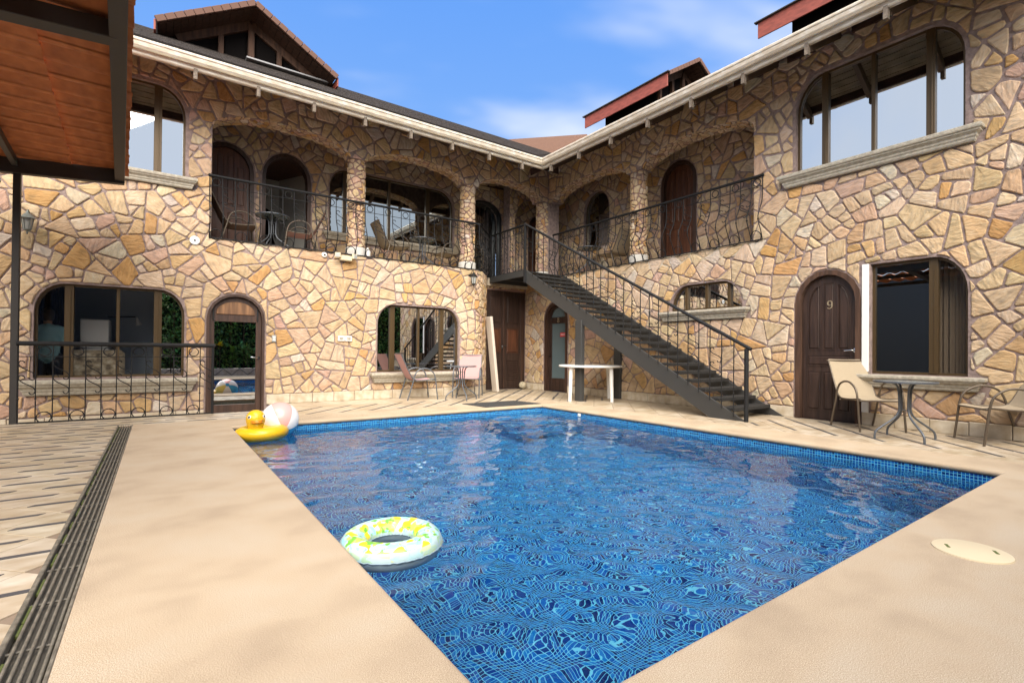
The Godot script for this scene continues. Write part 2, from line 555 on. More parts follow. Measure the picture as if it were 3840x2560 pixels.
func sill(wing: Node3D, F: Transform3D, u0: float, u1: float, y0: float, y1: float, out := 0.15) -> void:
	var prof := [[0.42, 0.0], [0.50, 0.10], [0.52, 0.22], [0.60, 0.30], [0.62, 0.42], [0.72, 0.50], [0.84, 0.58], [0.86, 0.66], [0.97, 0.72], [1.0, 0.80], [0.985, 0.94], [0.94, 1.0]]
	var mb := MB.new()
	for k in prof.size() - 1:
		var a = prof[k]; var b = prof[k + 1]
		var ya := lerpf(y0, y1, a[1]); var yb := lerpf(y0, y1, b[1])
		var oa: float = a[0] * out; var ob: float = b[0] * out
		var ia := out - oa; var ib := out - ob
		mb.quad(Vector3(u0 + ia, ya, oa), Vector3(u1 - ia, ya, oa), Vector3(u1 - ib, yb, ob), Vector3(u0 + ib, yb, ob))
		mb.quad(Vector3(u0 + ia, ya, -0.01), Vector3(u0 + ia, ya, oa), Vector3(u0 + ib, yb, ob), Vector3(u0 + ib, yb, -0.01))
		mb.quad(Vector3(u1 - ia, ya, oa), Vector3(u1 - ia, ya, -0.01), Vector3(u1 - ib, yb, -0.01), Vector3(u1 - ib, yb, ob))
	var e = prof[prof.size() - 1]
	var i1: float = out - e[0] * out
	mb.quad(Vector3(u0 + i1, y1, e[0] * out), Vector3(u1 - i1, y1, e[0] * out), Vector3(u1 - i1, y1, -0.12), Vector3(u0 + i1, y1, -0.12))
	var i0: float = out - prof[0][0] * out
	mb.quad(Vector3(u0 + i0, y0, -0.01), Vector3(u1 - i0, y0, -0.01), Vector3(u1 - i0, y0, prof[0][0] * out), Vector3(u0 + i0, y0, prof[0][0] * out))
	part("window_sill", mb, M.sill, wing, F)

func arch_op(u0: float, u1: float, v0: float, vs: float, rise: float, k := 10) -> Callable:   # doorway outline as a function of how far it is drawn in
	return func(d: float) -> PackedVector2Array:
		var o := PackedVector2Array([Vector2(u0 + d, v0), Vector2(u1 - d, v0)])
		var c := (u0 + u1) * 0.5; var a := (u1 - u0) * 0.5 - d
		for j in k + 1:
			var t := PI * j / k
			o.append(Vector2(c + a * cos(t), vs + maxf(rise - d, 0.01) * sin(t)))
		return o

func rtop_op(u0: float, u1: float, v0: float, v1: float, rx: float, ry: float, l := true, r := true) -> Callable:
	return func(d: float) -> PackedVector2Array: return S.rtop(u0 + d, u1 - d, v0 + d, v1 - d, maxf(rx - d, 0.01), maxf(ry - d, 0.01), l, r)

func door_frame(d: Node3D, F: Transform3D, op: Callable, w := 0.07, n0 := -0.16, n1 := -0.02, m: Material = null) -> void:
	var mb := MB.new()
	mb.ring(op.call(0.0), op.call(w), n0, n1)
	part("frame", mb, m if m else M.door_trim, d, F)

func panel(d: Node3D, F: Transform3D, p: PackedVector2Array, n0: float, m: Material) -> void:   # a sunk field with a raised middle
	var mb := MB.new()
	mb.ring(Geometry2D.offset_polygon(p, 0.012, Geometry2D.JOIN_MITER)[0] if false else p, S.inset(p, 0.014), n0 - 0.004, n0 + 0.009)
	mb.slab(S.inset(p, 0.026), n0 - 0.006, n0 + 0.013, 0.011)
	part("panel", mb, m, d, F)

# ------------------------------------------------------------------ ironwork
func scroll_path(w: float, h: float) -> PackedVector3Array:   # an S between two bars, hooked at both ends
	var k := [[-0.14, 0.66], [-0.24, 0.78], [-0.40, 0.80], [-0.50, 0.66], [-0.46, 0.48], [-0.22, 0.28], [0.08, 0.12], [0.36, -0.04], [0.5, -0.24], [0.46, -0.44], [0.32, -0.54], [0.18, -0.48], [0.14, -0.38]]
	var o := []
	for p in k: o.append(Vector3(p[0] * w, (p[1] - 0.12) * h, 0))
	return S.smooth(o, 3)

func circle_path(r: float, k := 18) -> PackedVector3Array:
	var o := PackedVector3Array()
	for j in k + 1: o.append(Vector3(cos(TAU * j / k) * r, sin(TAU * j / k) * r, 0))
	return o

func bent(p: PackedVector3Array, at: Vector2, f: Callable) -> PackedVector3Array:   # in a rail's axes: x along, y up, z outwards by f(y)
	var o := PackedVector3Array()
	for q in p: o.append(Vector3(q.x + at.x, q.y + at.y, q.z + f.call(q.y + at.y)))
	return o

func railing(root: Node3D, length: float, h: float, gap: float, belly: float, phase := 0, r := 0.0085) -> void:
	# children are laid in the root's axes: x along the run, y up, z towards the yard
	var f := func(y: float) -> float:
		var t: float = y / h
		return belly * (exp(-pow((t - 0.33) / 0.2, 2.0)) - 0.065 * (1.0 - t))
	var mb := MB.new()
	mb.tube(PackedVector3Array([Vector3(-0.02, h, 0), Vector3(length + 0.02, h, 0)]), 0.024, 10)
	part("handrail", mb, M.iron, root)
	for y in [h - 0.175, 0.012]:
		mb = MB.new()
		mb.tube(PackedVector3Array([Vector3(0, y, f.call(y)), Vector3(length, y, f.call(y))]), 0.006 if y > 0.1 else 0.011, 6)
		part("crossbar", mb, M.iron, root)
	var nb := int(round(length / gap))
	var g := length / nb
	var bar: MeshInstance3D; var ring: MeshInstance3D; var scr: MeshInstance3D; var low: MeshInstance3D; var knob: MeshInstance3D
	var pts := PackedVector3Array()
	for k in 15:
		var y := h * k / 14.0
		pts.append(Vector3(0, y, f.call(y)))
	mb = MB.new(); mb.tube(pts, r, 6)
	mb.lathe(PackedVector2Array([Vector2(r, -0.014), Vector2(r * 2.1, 0.0), Vector2(r, 0.014)]), 8, Transform3D(Basis(), Vector3(0, h * 0.31, f.call(h * 0.31))))
	var mbar := mb
	for k in nb + 1:
		if bar == null: bar = part("baluster", mbar, M.iron, root)
		else: again(bar, "baluster", root, Transform3D(Basis(), Vector3(g * k, 0, 0)))
	for k in nb:
		var x := g * (k + 0.5)
		var T := Transform3D(Basis(), Vector3(x, 0, 0))
		if (k + phase) % 2 == 0:
			if ring == null:
				mb = MB.new()
				mb.tube(bent(circle_path(minf(0.062, g * 0.42)), Vector2(0, h - 0.1), f), 0.0075, 6, -1, false)
				ring = part("ring", mb, M.iron, root)
				mb = MB.new()
				mb.tube(bent(circle_path(g * 0.44), Vector2(0, 0.075), f), 0.0075, 6, -1, false)
				low = part("ring", mb, M.iron, root)
				ring.transform = T; low.transform = T
			else:
				again(ring, "ring", root, T); again(low, "ring", root, T)
		else:
			if scr == null:
				mb = MB.new()
				mb.tube(bent(scroll_path(g * 0.95, 0.19), Vector2(0, h * 0.66), f), 0.007, 6)
				scr = part("scroll", mb, M.iron, root)
				mb = MB.new()
				mb.tube(bent(scroll_path(g * 0.95, 0.19), Vector2(0, h * 0.48), f), 0.007, 6)
				knob = part("scroll", mb, M.iron, root)
				scr.transform = T; knob.transform = T
			else:
				again(scr, "scroll", root, T); again(knob, "scroll", root, T)

# ------------------------------------------------------------------ patio furniture
func chair(label: String, frame: Material, sling: Material, at: Vector3, turn: float, group: String) -> Node3D:   # faces its own +z
	var t := thing("patio_chair", label, "chair", at, turn, group)
	for s in [-1.0, 1.0]:
		var x: float = 0.29 * s
		var mb := MB.new()
		mb.tube(S.smooth([Vector3(x, 0.0, 0.30), Vector3(x, 0.20, 0.275), Vector3(x, 0.44, 0.245), Vector3(x, 0.56, 0.20), Vector3(x, 0.635, 0.09), Vector3(x, 0.645, -0.03), Vector3(x, 0.60, -0.14), Vector3(x, 0.50, -0.20), Vector3(x, 0.36, -0.235), Vector3(x, 0.18, -0.29), Vector3(x, 0.0, -0.345)], 4), 0.0135, 8)
		part("arm_and_leg", mb, frame, t)
		mb = MB.new()
		var xi: float = 0.255 * s
		mb.tube(S.smooth([Vector3(xi, 0.93, -0.47), Vector3(xi, 0.72, -0.375), Vector3(xi, 0.50, -0.265), Vector3(xi, 0.425, -0.20), Vector3(xi, 0.405, -0.11), Vector3(xi, 0.41, 0.06), Vector3(xi, 0.425, 0.22), Vector3(xi, 0.405, 0.265)], 4), 0.011, 8)
		part("side_rail", mb, frame, t)
	for b in [[0.405, 0.265], [0.39, -0.16], [0.925, -0.468]]:
		var mb := MB.new()
		mb.tube(PackedVector3Array([Vector3(-0.28, b[0], b[1]), Vector3(0.28, b[0], b[1])]), 0.010, 8)
		part("stretcher", mb, frame, t)
	var pr := [[Vector3(0, 0.945, -0.478), Vector3(0, 0.72, -0.372), Vector3(0, 0.50, -0.262), Vector3(0, 0.43, -0.215)], [Vector3(0, 0.43, -0.215), Vector3(0, 0.405, -0.13), Vector3(0, 0.402, 0.06), Vector3(0, 0.425, 0.22), Vector3(0, 0.415, 0.272)]]
	for k in 2:
		var path := S.smooth(pr[k], 4)
		var mb := MB.new()
		var m := path.size()
		for j in m - 1:
			var tn := (path[j + 1] - path[j]).normalized()
			var nn := Vector3(0, tn.z, -tn.y) * 0.004
			if nn.y < 0: nn = -nn
			for c in 6:
				var xa := -0.252 + 0.084 * c; var xb := xa + 0.084
				var sa := 0.014 * (1.0 - pow(xa / 0.252, 2.0)); var sb := 0.014 * (1.0 - pow(xb / 0.252, 2.0))
				var e := nn.normalized()
				mb.quad(path[j] + Vector3(xa, 0, 0) + nn - e * sa, path[j + 1] + Vector3(xa, 0, 0) + nn - e * sa, path[j + 1] + Vector3(xb, 0, 0) + nn - e * sb, path[j] + Vector3(xb, 0, 0) + nn - e * sb)
				mb.quad(path[j] + Vector3(xa, 0, 0) - nn - e * sa, path[j] + Vector3(xb, 0, 0) - nn - e * sb, path[j + 1] + Vector3(xb, 0, 0) - nn - e * sb, path[j + 1] + Vector3(xa, 0, 0) - nn - e * sa)
		part("backrest" if k == 0 else "seat", mb, sling, t)
	return t

func bistro_table(label: String, at: Vector3, turn: float, rad := 0.31, h := 0.71) -> Node3D:
	var t := thing("round_table", label, "table", at, turn, "small round metal tables with glass tops")
	var mb := MB.new()
	mb.lathe(PackedVector2Array([Vector2(0.0, h - 0.016), Vector2(rad - 0.012, h - 0.016), Vector2(rad - 0.012, h - 0.004), Vector2(0.0, h - 0.004)]), 32)
	part("table_top", mb, M.table_glass, t)
	mb = MB.new()
	mb.lathe(PackedVector2Array([Vector2(rad - 0.016, h - 0.024), Vector2(rad, h - 0.022), Vector2(rad + 0.003, h - 0.012), Vector2(rad, h - 0.002), Vector2(rad - 0.014, h), Vector2(rad - 0.014, h - 0.004)]), 32)
	part("rim", mb, M.steel_grey, t)
	for k in 4:
		var a := PI * 0.25 + PI * 0.5 * k
		var d := Vector3(cos(a), 0, sin(a))
		mb = MB.new()
		mb.tube(S.smooth([d * 0.155 + Vector3(0, h - 0.02, 0), d * 0.10 + Vector3(0, h - 0.045, 0), d * 0.072 + Vector3(0, h - 0.11, 0), d * 0.062 + Vector3(0, h - 0.26, 0), d * 0.068 + Vector3(0, 0.33, 0), d * 0.12 + Vector3(0, 0.25, 0), d * 0.25 + Vector3(0, 0.155, 0), d * 0.315 + Vector3(0, 0.10, 0), d * 0.335 + Vector3(0, 0.05, 0), d * 0.335], 4), 0.0125, 8)
		part("leg", mb, M.steel_grey, t)
	for y in [0.35, h - 0.13]:
		mb = MB.new()
		for k in 2:
			var a := PI * 0.25 + PI * 0.5 * k
			var d := Vector3(cos(a), 0, sin(a)) * 0.066
			mb.bar(d + Vector3(0, y, 0), -d + Vector3(0, y, 0), 0.02, 0.006 + 0.002 * k)
		part("brace", mb, M.steel_grey, t)
	return t

# ------------------------------------------------------------------ a body: tapered capsules joined smoothly, meshed by surface nets
func figure(bones: Array, cell: float, blend: float) -> MB:   # bone = [a, b, ra, rb, colour]
	var lo := Vector3(1e9, 1e9, 1e9); var hi := -lo
	for b in bones:
		for e in 2:
			var r: Vector3 = Vector3.ONE * (b[2 + e] + cell * 2.0)
			lo = lo.min(b[e] - r); hi = hi.max(b[e] + r)
	var nx := int((hi.x - lo.x) / cell) + 2; var ny := int((hi.y - lo.y) / cell) + 2; var nz := int((hi.z - lo.z) / cell) + 2
	var field := func(p: Vector3) -> float:
		var d := 1e3
		for b in bones:
			var ab: Vector3 = b[1] - b[0]
			var t := clampf((p - b[0]).dot(ab) / ab.length_squared(), 0.0, 1.0)
			var e: float = p.distance_to(b[0] + ab * t) - lerpf(b[2], b[3], t)
			var hh := clampf(0.5 + 0.5 * (d - e) / blend, 0.0, 1.0)
			d = lerpf(d, e, hh) - blend * hh * (1.0 - hh)
		return d
	var g := PackedFloat32Array()
	g.resize(nx * ny * nz)
	for z in nz:
		for y in ny:
			for x in nx: g[(z * ny + y) * nx + x] = field.call(lo + Vector3(x, y, z) * cell)
	var mb := MB.new()
	var id := {}
	for z in nz - 1:
		for y in ny - 1:
			for x in nx - 1:
				var s := Vector3.ZERO; var c := 0
				for e in [[0, 1], [2, 3], [4, 5], [6, 7], [0, 2], [1, 3], [4, 6], [5, 7], [0, 4], [1, 5], [2, 6], [3, 7]]:
					var pa := Vector3i(x + (e[0] & 1), y + ((e[0] >> 1) & 1), z + (e[0] >> 2)); var pb := Vector3i(x + (e[1] & 1), y + ((e[1] >> 1) & 1), z + (e[1] >> 2))
					var fa := g[(pa.z * ny + pa.y) * nx + pa.x]; var fb := g[(pb.z * ny + pb.y) * nx + pb.x]
					if (fa < 0) != (fb < 0):
						s += Vector3(pa).lerp(Vector3(pb), fa / (fa - fb)); c += 1
				if c:
					var p := lo + s / c * cell
					var nn := Vector3(field.call(p + Vector3(0.004, 0, 0)) - field.call(p - Vector3(0.004, 0, 0)), field.call(p + Vector3(0, 0.004, 0)) - field.call(p - Vector3(0, 0.004, 0)), field.call(p + Vector3(0, 0, 0.004)) - field.call(p - Vector3(0, 0, 0.004))).normalized()
					var best := 1e9
					for b in bones:
						var ab: Vector3 = b[1] - b[0]
						var t := clampf((p - b[0]).dot(ab) / ab.length_squared(), 0.0, 1.0)
						var e: float = p.distance_to(b[0] + ab * t) - lerpf(b[2], b[3], t)
						if e < best:
							best = e; mb.col = b[4]
					id[Vector3i(x, y, z)] = mb.vert(p, nn)
	for z in range(1, nz - 1):
		for y in range(1, ny - 1):
			for x in range(1, nx - 1):
				var f0 := g[(z * ny + y) * nx + x] < 0
				for ax in 3:
					var st := Vector3i(1 if ax == 0 else 0, 1 if ax == 1 else 0, 1 if ax == 2 else 0)
					var q := Vector3i(x, y, z) + st
					if f0 == (g[(q.z * ny + q.y) * nx + q.x] < 0): continue
					var u := Vector3i(0, 1, 0) if ax == 0 else (Vector3i(0, 0, 1) if ax == 1 else Vector3i(1, 0, 0))
					var w := Vector3i(0, 0, 1) if ax == 0 else (Vector3i(1, 0, 0) if ax == 1 else Vector3i(0, 1, 0))
					var o := Vector3i(x, y, z)
					var a = id.get(o - u - w); var b = id.get(o - w); var c = id.get(o); var d = id.get(o - u)
					if a == null or b == null or c == null or d == null: continue
					if f0:
						mb.face(a, b, c); mb.face(a, c, d)
					else:
						mb.face(a, c, b); mb.face(a, d, c)
	return mb

func sky_image() -> Image:
	var w := 1024; var h := 512
	var im := Image.create_empty(w, h, false, Image.FORMAT_RGBF)
	var f := FastNoiseLite.new(); f.seed = 11; f.frequency = 1.0; f.fractal_octaves = 5; f.fractal_gain = 0.55
	var f2 := FastNoiseLite.new(); f2.seed = 5; f2.frequency = 0.8; f2.fractal_octaves = 2
	for y in h:
		var el := PI * 0.5 - PI * (y + 0.5) / h
		if el < -0.03:
			for x in w: im.set_pixel(x, y, Color(0.07, 0.058, 0.046))
			continue
		var s := sin(maxf(el, 0.0)); var ce := cos(el)
		for x in w:
			var lo := TAU * (x + 0.5) / w - PI
			var d := Vector3(-sin(lo) * ce, sin(el), cos(lo) * ce)
			var t := pow(1.0 - s, 2.0)
			var c := Vector3(0.070, 0.275, 0.84).lerp(Vector3(0.42, 0.64, 0.90), t)
			var p := Vector3(d.x, 0, d.z) / (s + 0.28)
			var q := p.rotated(Vector3.UP, 0.5)
			var veil := f.get_noise_3d(q.x * 0.9, 3.0, q.z * 2.6) + 0.5 * f2.get_noise_3d(q.x * 0.8, 9.0, q.z * 0.8)
			# thin high cloud, denser on the hazy side that the windows mirror
			var away := clampf(0.5 - 0.5 * (d.x * 0.58 - d.z * 0.81), 0.0, 1.0)
			c = c.lerp(Vector3(0.86, 0.94, 1.06), 0.85 * smoothstep(0.30, 0.72, away))
			var a := smoothstep(-0.12, 0.75, veil + away * 0.3 - 0.02) * 0.85
			c = c.lerp(Vector3(0.80, 0.86, 0.97), a)
			c *= 0.134
			im.set_pixel(x, y, Color(c.x, c.y, c.z))
	return im

func mosaic_image() -> Image:
	rng.seed = 77
	var im := Image.create_empty(1024, 1024, false, Image.FORMAT_RGB8)
	im.fill(Color8(104, 184, 208))
	var pal := [Color8(4, 46, 116), Color8(6, 64, 142), Color8(10, 88, 164), Color8(3, 32, 90), Color8(7, 76, 152), Color8(16, 106, 176), Color8(5, 54, 130)]
	for y in 32:
		for x in 32:
			var c: Color = pal[rng.randi() % pal.size()]
			im.fill_rect(Rect2i(x * 32 + 3, y * 32 + 3, 27, 27), c)
			im.fill_rect(Rect2i(x * 32 + 5, y * 32 + 5, 22, 10), c.lightened(rng.randf() * 0.10))
	return im

func ring_image() -> Image:   # leaf and flower print of the swim ring
	var im := Image.create_empty(1024, 128, false, Image.FORMAT_RGB8)
	var base := Color8(176, 198, 200)
	var f := FastNoiseLite.new(); f.seed = 3; f.frequency = 0.016; f.fractal_octaves = 1
	var g := FastNoiseLite.new(); g.seed = 8; g.frequency = 0.022; g.fractal_octaves = 1
	var h := FastNoiseLite.new(); h.seed = 19; h.frequency = 0.012; h.fractal_octaves = 2
	for y in 128:
		for x in 1024:
			var a := TAU * x / 1024.0
			var p := Vector3(cos(a) * 163.0, y * 1.6, sin(a) * 163.0)
			var c := base
			if g.get_noise_3dv(p * 1.3 + Vector3(90, 0, 0)) > 0.22: c = Color8(150, 214, 226)
			if h.get_noise_3dv(p) > 0.24: c = Color8(176, 214, 92)
			if absf(f.get_noise_3dv(p * 0.9 + Vector3(0, 300, 0))) < 0.035: c = Color8(122, 196, 214)
			if f.get_noise_3dv(p) > 0.36: c = Color8(246, 222, 44)
			if h.get_noise_3dv(p * 1.6 + Vector3(0, 0, 777)) > 0.36: c = Color8(112, 176, 60)
			if y < 26 or y > 118: c = c.lerp(base, 0.75)
			im.set_pixel(x, y, c)
	return im

func materials() -> void:
	var m: StandardMaterial3D
	m = mat("stone", Color.WHITE, 0.86)
	m.vertex_color_use_as_albedo = true
	m.albedo_texture = noise_tex(3, 0.006, grey(0.80), grey(1.0), 5, 512, Color(0.97, 0.93, 0.88))
	m.uv1_scale = Vector3(1.0, 2.4, 1.0)
	m.heightmap_enabled = true; m.heightmap_texture = noise_tex(8, 0.010, grey(0.0), grey(1.0), 5); m.heightmap_scale = 0.9
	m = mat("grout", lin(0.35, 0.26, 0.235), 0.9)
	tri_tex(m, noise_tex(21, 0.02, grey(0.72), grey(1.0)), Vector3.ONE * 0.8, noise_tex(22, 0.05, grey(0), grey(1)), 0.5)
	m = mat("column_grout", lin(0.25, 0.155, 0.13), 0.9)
	m = mat("skirting", lin(0.60, 0.53, 0.42), 0.5)
	tri_tex(m, noise_tex(31, 0.012, Color(0.84, 0.80, 0.74), grey(1.0)), Vector3.ONE * 0.9)
	m = mat("sill", lin(0.50, 0.45, 0.36), 0.9)
	tri_tex(m, noise_tex(33, 0.02, grey(0.74), grey(1.0), 5), Vector3.ONE * 1.3, noise_tex(34, 0.06, grey(0), grey(1)), 0.4)
	m = mat("bronze", lin(0.085, 0.054, 0.024), 0.38, 0.35)
	m = mat("mirror", Color(0.80, 0.82, 0.84), 0.01, 1.0)
	m = mat("mirror_dark", Color(0.66, 0.68, 0.68), 0.01, 1.0)
	m = mat("window_glass", Color(0.02, 0.025, 0.03, 0.02), 0.0)
	m.transparency = BaseMaterial3D.TRANSPARENCY_ALPHA
	m = mat("clear_glass", Color(0.9, 0.93, 0.93, 0.02), 0.0)
	m.refraction_enabled = true; m.refraction_scale = 0.11
	for d in [["door_wood", Color(0.62, 0.40, 0.30), 0.048, 0.026, 0.019], ["door_trim", Color(0.6, 0.42, 0.34), 0.070, 0.036, 0.024], ["door_light", Color(0.72, 0.55, 0.42), 0.27, 0.145, 0.070], ["old_wood", Color(0.6, 0.42, 0.34), 0.095, 0.048, 0.028], ["red_door", Color(0.7, 0.45, 0.35), 0.13, 0.048, 0.022]]:
		m = mat(d[0], lin(d[2], d[3], d[4]), 0.5 if d[0] != "old_wood" else 0.8)
		tri_tex(m, noise_tex(41 + hash(d[0]) % 50, 0.010, Color(0.62, 0.58, 0.55), Color(1.05, 1.03, 1.0), 5), Vector3(2.6, 0.22, 2.6), noise_tex(61, 0.02, grey(0), grey(1)), 0.25)
	m = mat("soffit", lin(0.30, 0.24, 0.16), 0.75)
	tri_tex(m, noise_tex(71, 0.014, grey(0.6), grey(1.0), 4), Vector3(0.4, 3.0, 0.4))
	m = mat("frieze", lin(0.075, 0.036, 0.028), 0.75)
	tri_tex(m, noise_tex(72, 0.014, grey(0.55), grey(1.0), 4), Vector3(0.6, 2.0, 0.6))
	m = mat("rafter", lin(0.10, 0.065, 0.042), 0.7)
	m = mat("pale_paint", lin(0.24, 0.19, 0.145), 0.8)
	tri_tex(m, noise_tex(74, 0.03, grey(0.6), grey(1.0), 4), Vector3.ONE * 1.5)
	m = mat("gutter", lin(0.66, 0.63, 0.57), 0.42)
	tri_tex(m, noise_tex(75, 0.012, Color(0.80, 0.74, 0.66), grey(1.0), 5), Vector3(0.8, 2.2, 0.8))
	m = mat("shingle", lin(0.060, 0.050, 0.046), 0.95)
	tri_tex(m, noise_tex(76, 0.06, grey(0.35), Color(1.25, 1.2, 1.15), 4), Vector3.ONE * 1.2, noise_tex(77, 0.08, grey(0), grey(1)), 1.5)
	m = mat("shingle_brown", lin(0.16, 0.085, 0.055), 0.95)
	tri_tex(m, noise_tex(78, 0.05, grey(0.4), Color(1.3, 1.25, 1.2), 4), Vector3.ONE * 1.0, noise_tex(77, 0.08, grey(0), grey(1)), 1.5)
	m = mat("rake_tile", lin(0.115, 0.058, 0.040), 0.85)
	m = mat("red_board", lin(0.30, 0.070, 0.045), 0.6)
	tri_tex(m, noise_tex(79, 0.012, Color(0.8, 0.8, 0.8), Color(1.0, 1.0, 1.0), 4), Vector3(0.7, 2.0, 0.7))
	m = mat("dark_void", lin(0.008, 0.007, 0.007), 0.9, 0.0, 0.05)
	m = mat("flashing", lin(0.28, 0.28, 0.29), 0.6, 0.3)
	m = mat("white_paint", lin(0.74, 0.74, 0.72), 0.6)
	m = mat("plaster", lin(0.48, 0.46, 0.42), 0.9)
	m = mat("blue_plaster", lin(0.42, 0.48, 0.55), 0.9)
	m = mat("dark_plaster", lin(0.085, 0.10, 0.115), 0.9)
	m = mat("iron", lin(0.016, 0.016, 0.017), 0.62, 0.0, 0.3)
	m = mat("stair_steel", lin(0.042, 0.042, 0.041), 0.5, 0.1)
	m = mat("tread", lin(0.030, 0.029, 0.028), 0.75, 0.2)
	tri_tex(m, noise_tex(81, 0.09, grey(0.5), Color(1.3, 1.3, 1.3), 2), Vector3.ONE * 2.0, noise_tex(82, 0.10, grey(0), grey(1), 2), 0.8)
	m = mat("canopy_steel", lin(0.034, 0.030, 0.028), 0.5, 0.3)
	m = mat("terracotta", lin(0.52, 0.175, 0.055), 0.75)
	tri_tex(m, noise_tex(83, 0.014, Color(0.76, 0.72, 0.70), grey(1.0), 5), Vector3.ONE * 0.9)
	m = mat("steel_grey", lin(0.105, 0.115, 0.130), 0.4, 0.3)
	m = mat("table_glass", lin(0.10, 0.135, 0.145), 0.08)
	m = mat("brown_tube", lin(0.115, 0.088, 0.062), 0.4, 0.3)
	m = mat("tan_sling", lin(0.43, 0.345, 0.235), 0.85)
	m = mat("pink_sling", lin(0.50, 0.285, 0.275), 0.85)
	m = mat("brown_sling", lin(0.165, 0.105, 0.080), 0.85)
	for k in ["tan_sling", "pink_sling", "brown_sling"]: tri_tex(M[k], noise_tex(85, 0.16, grey(0.82), grey(1.0), 2, 256), Vector3.ONE * 4.0, noise_tex(86, 0.2, grey(0), grey(1), 1, 256), 0.12, false)
	m = mat("white_plastic", lin(0.70, 0.69, 0.66), 0.35)
	m = mat("cream_board", lin(0.52, 0.46, 0.39), 0.7)
	m = mat("cream_plastic", lin(0.60, 0.50, 0.33), 0.5)
	m = mat("coping", lin(0.56, 0.485, 0.385), 0.9)
	tri_tex(m, noise_tex(91, 0.13, Color(0.66, 0.60, 0.52), Color(1.10, 1.10, 1.10), 3, 1024), Vector3.ONE * 1.6, noise_tex(92, 0.14, grey(0), grey(1), 3, 512), 0.12)
	over_tex(m, noise_tex(93, 0.006, Color(0.90, 0.875, 0.85), Color(1.0, 1.0, 1.0), 6, 512, Color(0.985, 0.965, 0.94)), Vector3(0.45, 0.45, 0.6))
	m = mat("floor_tile", lin(0.62, 0.555, 0.46), 0.42)
	m.vertex_color_use_as_albedo = true
	tri_tex(m, noise_tex(95, 0.010, Color(0.82, 0.77, 0.70), grey(1.0), 5), Vector3(0.7, 0.7, 1.3))
	over_tex(m, noise_tex(96, 0.007, Color(0.86, 0.83, 0.78), grey(1.0), 4), Vector3(0.3, 0.3, 0.3))
	m = mat("inlay", lin(0.060, 0.060, 0.066), 0.4)
	m = mat("floor_joint", lin(0.20, 0.145, 0.10), 0.95)
	m = mat("step_tile", lin(0.10, 0.11, 0.09), 0.4)
	m = mat("soil", lin(0.05, 0.035, 0.02), 0.95)
	m = mat("earth", lin(0.22, 0.18, 0.13), 0.95)
	m = mat("drain_steel", lin(0.30, 0.265, 0.205), 0.5, 0.3)
	tri_tex(m, noise_tex(97, 0.02, grey(0.65), grey(1.0), 4), Vector3.ONE * 1.5)
	m = mat("drain_dark", lin(0.14, 0.125, 0.10), 0.7)
	m = mat("moss", lin(0.10, 0.12, 0.03), 0.95)
	m = mat("mosaic", Color.WHITE, 0.22)
	m.albedo_texture = ImageTexture.create_from_image(mosaic_image())
	m = mat("water", Color(0.90, 0.975, 1.0, 0.0), 0.0, 0.0, 0.0)
	m.refraction_enabled = true; m.refraction_scale = 0.023
	m = mat("rubber_mat", lin(0.055, 0.055, 0.055), 0.9)
	tri_tex(m, noise_tex(98, 0.2, grey(0.6), grey(1.0), 2, 256), Vector3.ONE * 3.0, noise_tex(99, 0.2, grey(0), grey(1), 1, 256), 0.5)
	m = mat("leaf", Color.WHITE, 0.45)
	m.vertex_color_use_as_albedo = true
	m.backlight_enabled = true; m.backlight = Color(0.35, 0.4, 0.2)
	m = mat("skin_and_cloth", Color.WHITE, 0.8)
	m.vertex_color_use_as_albedo = true
	m = mat("brass", lin(0.62, 0.52, 0.34), 0.3, 0.8)
	m = mat("chrome", lin(0.6, 0.6, 0.6), 0.15, 1.0)
	m = mat("black_metal", lin(0.018, 0.018, 0.018), 0.45, 0.3)
	m = mat("lantern_glass", lin(0.35, 0.36, 0.34), 0.1)
	m = mat("sign_red", lin(0.55, 0.045, 0.055), 0.5)
	m = mat("curtain", lin(0.20, 0.15, 0.10), 0.9)
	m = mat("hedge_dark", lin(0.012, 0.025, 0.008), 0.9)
	m = mat("duck_yellow", lin(0.70, 0.42, 0.012), 0.28)
	m = mat("duck_orange", lin(0.72, 0.27, 0.02), 0.3)
	m = mat("ball_white", lin(0.76, 0.75, 0.74), 0.25)
	m = mat("ball_pink", lin(0.78, 0.36, 0.33), 0.25)
	m = mat("ball_blue", lin(0.05, 0.33, 0.60), 0.25)
	m = mat("ball_yellow", lin(0.75, 0.60, 0.16), 0.25)
	m = mat("ring_grey", lin(0.22, 0.30, 0.36), 0.25)
	m = mat("ring_print", Color.WHITE, 0.28)
	m.albedo_texture = ImageTexture.create_from_image(ring_image())
	m.uv1_scale = Vector3(0.25, 1, 1)
	m = mat("old_leather", lin(0.42, 0.36, 0.25), 0.8)
	m = mat("lantern_grey", lin(0.16, 0.18, 0.17), 0.5, 0.2)
	m = mat("mottled", Color.WHITE, 0.9)
	tri_tex(m, noise_tex(111, 0.012, lin(0.06, 0.045, 0.03), lin(0.62, 0.55, 0.42), 4, 256, lin(0.35, 0.28, 0.18)), Vector3.ONE * 2.0)

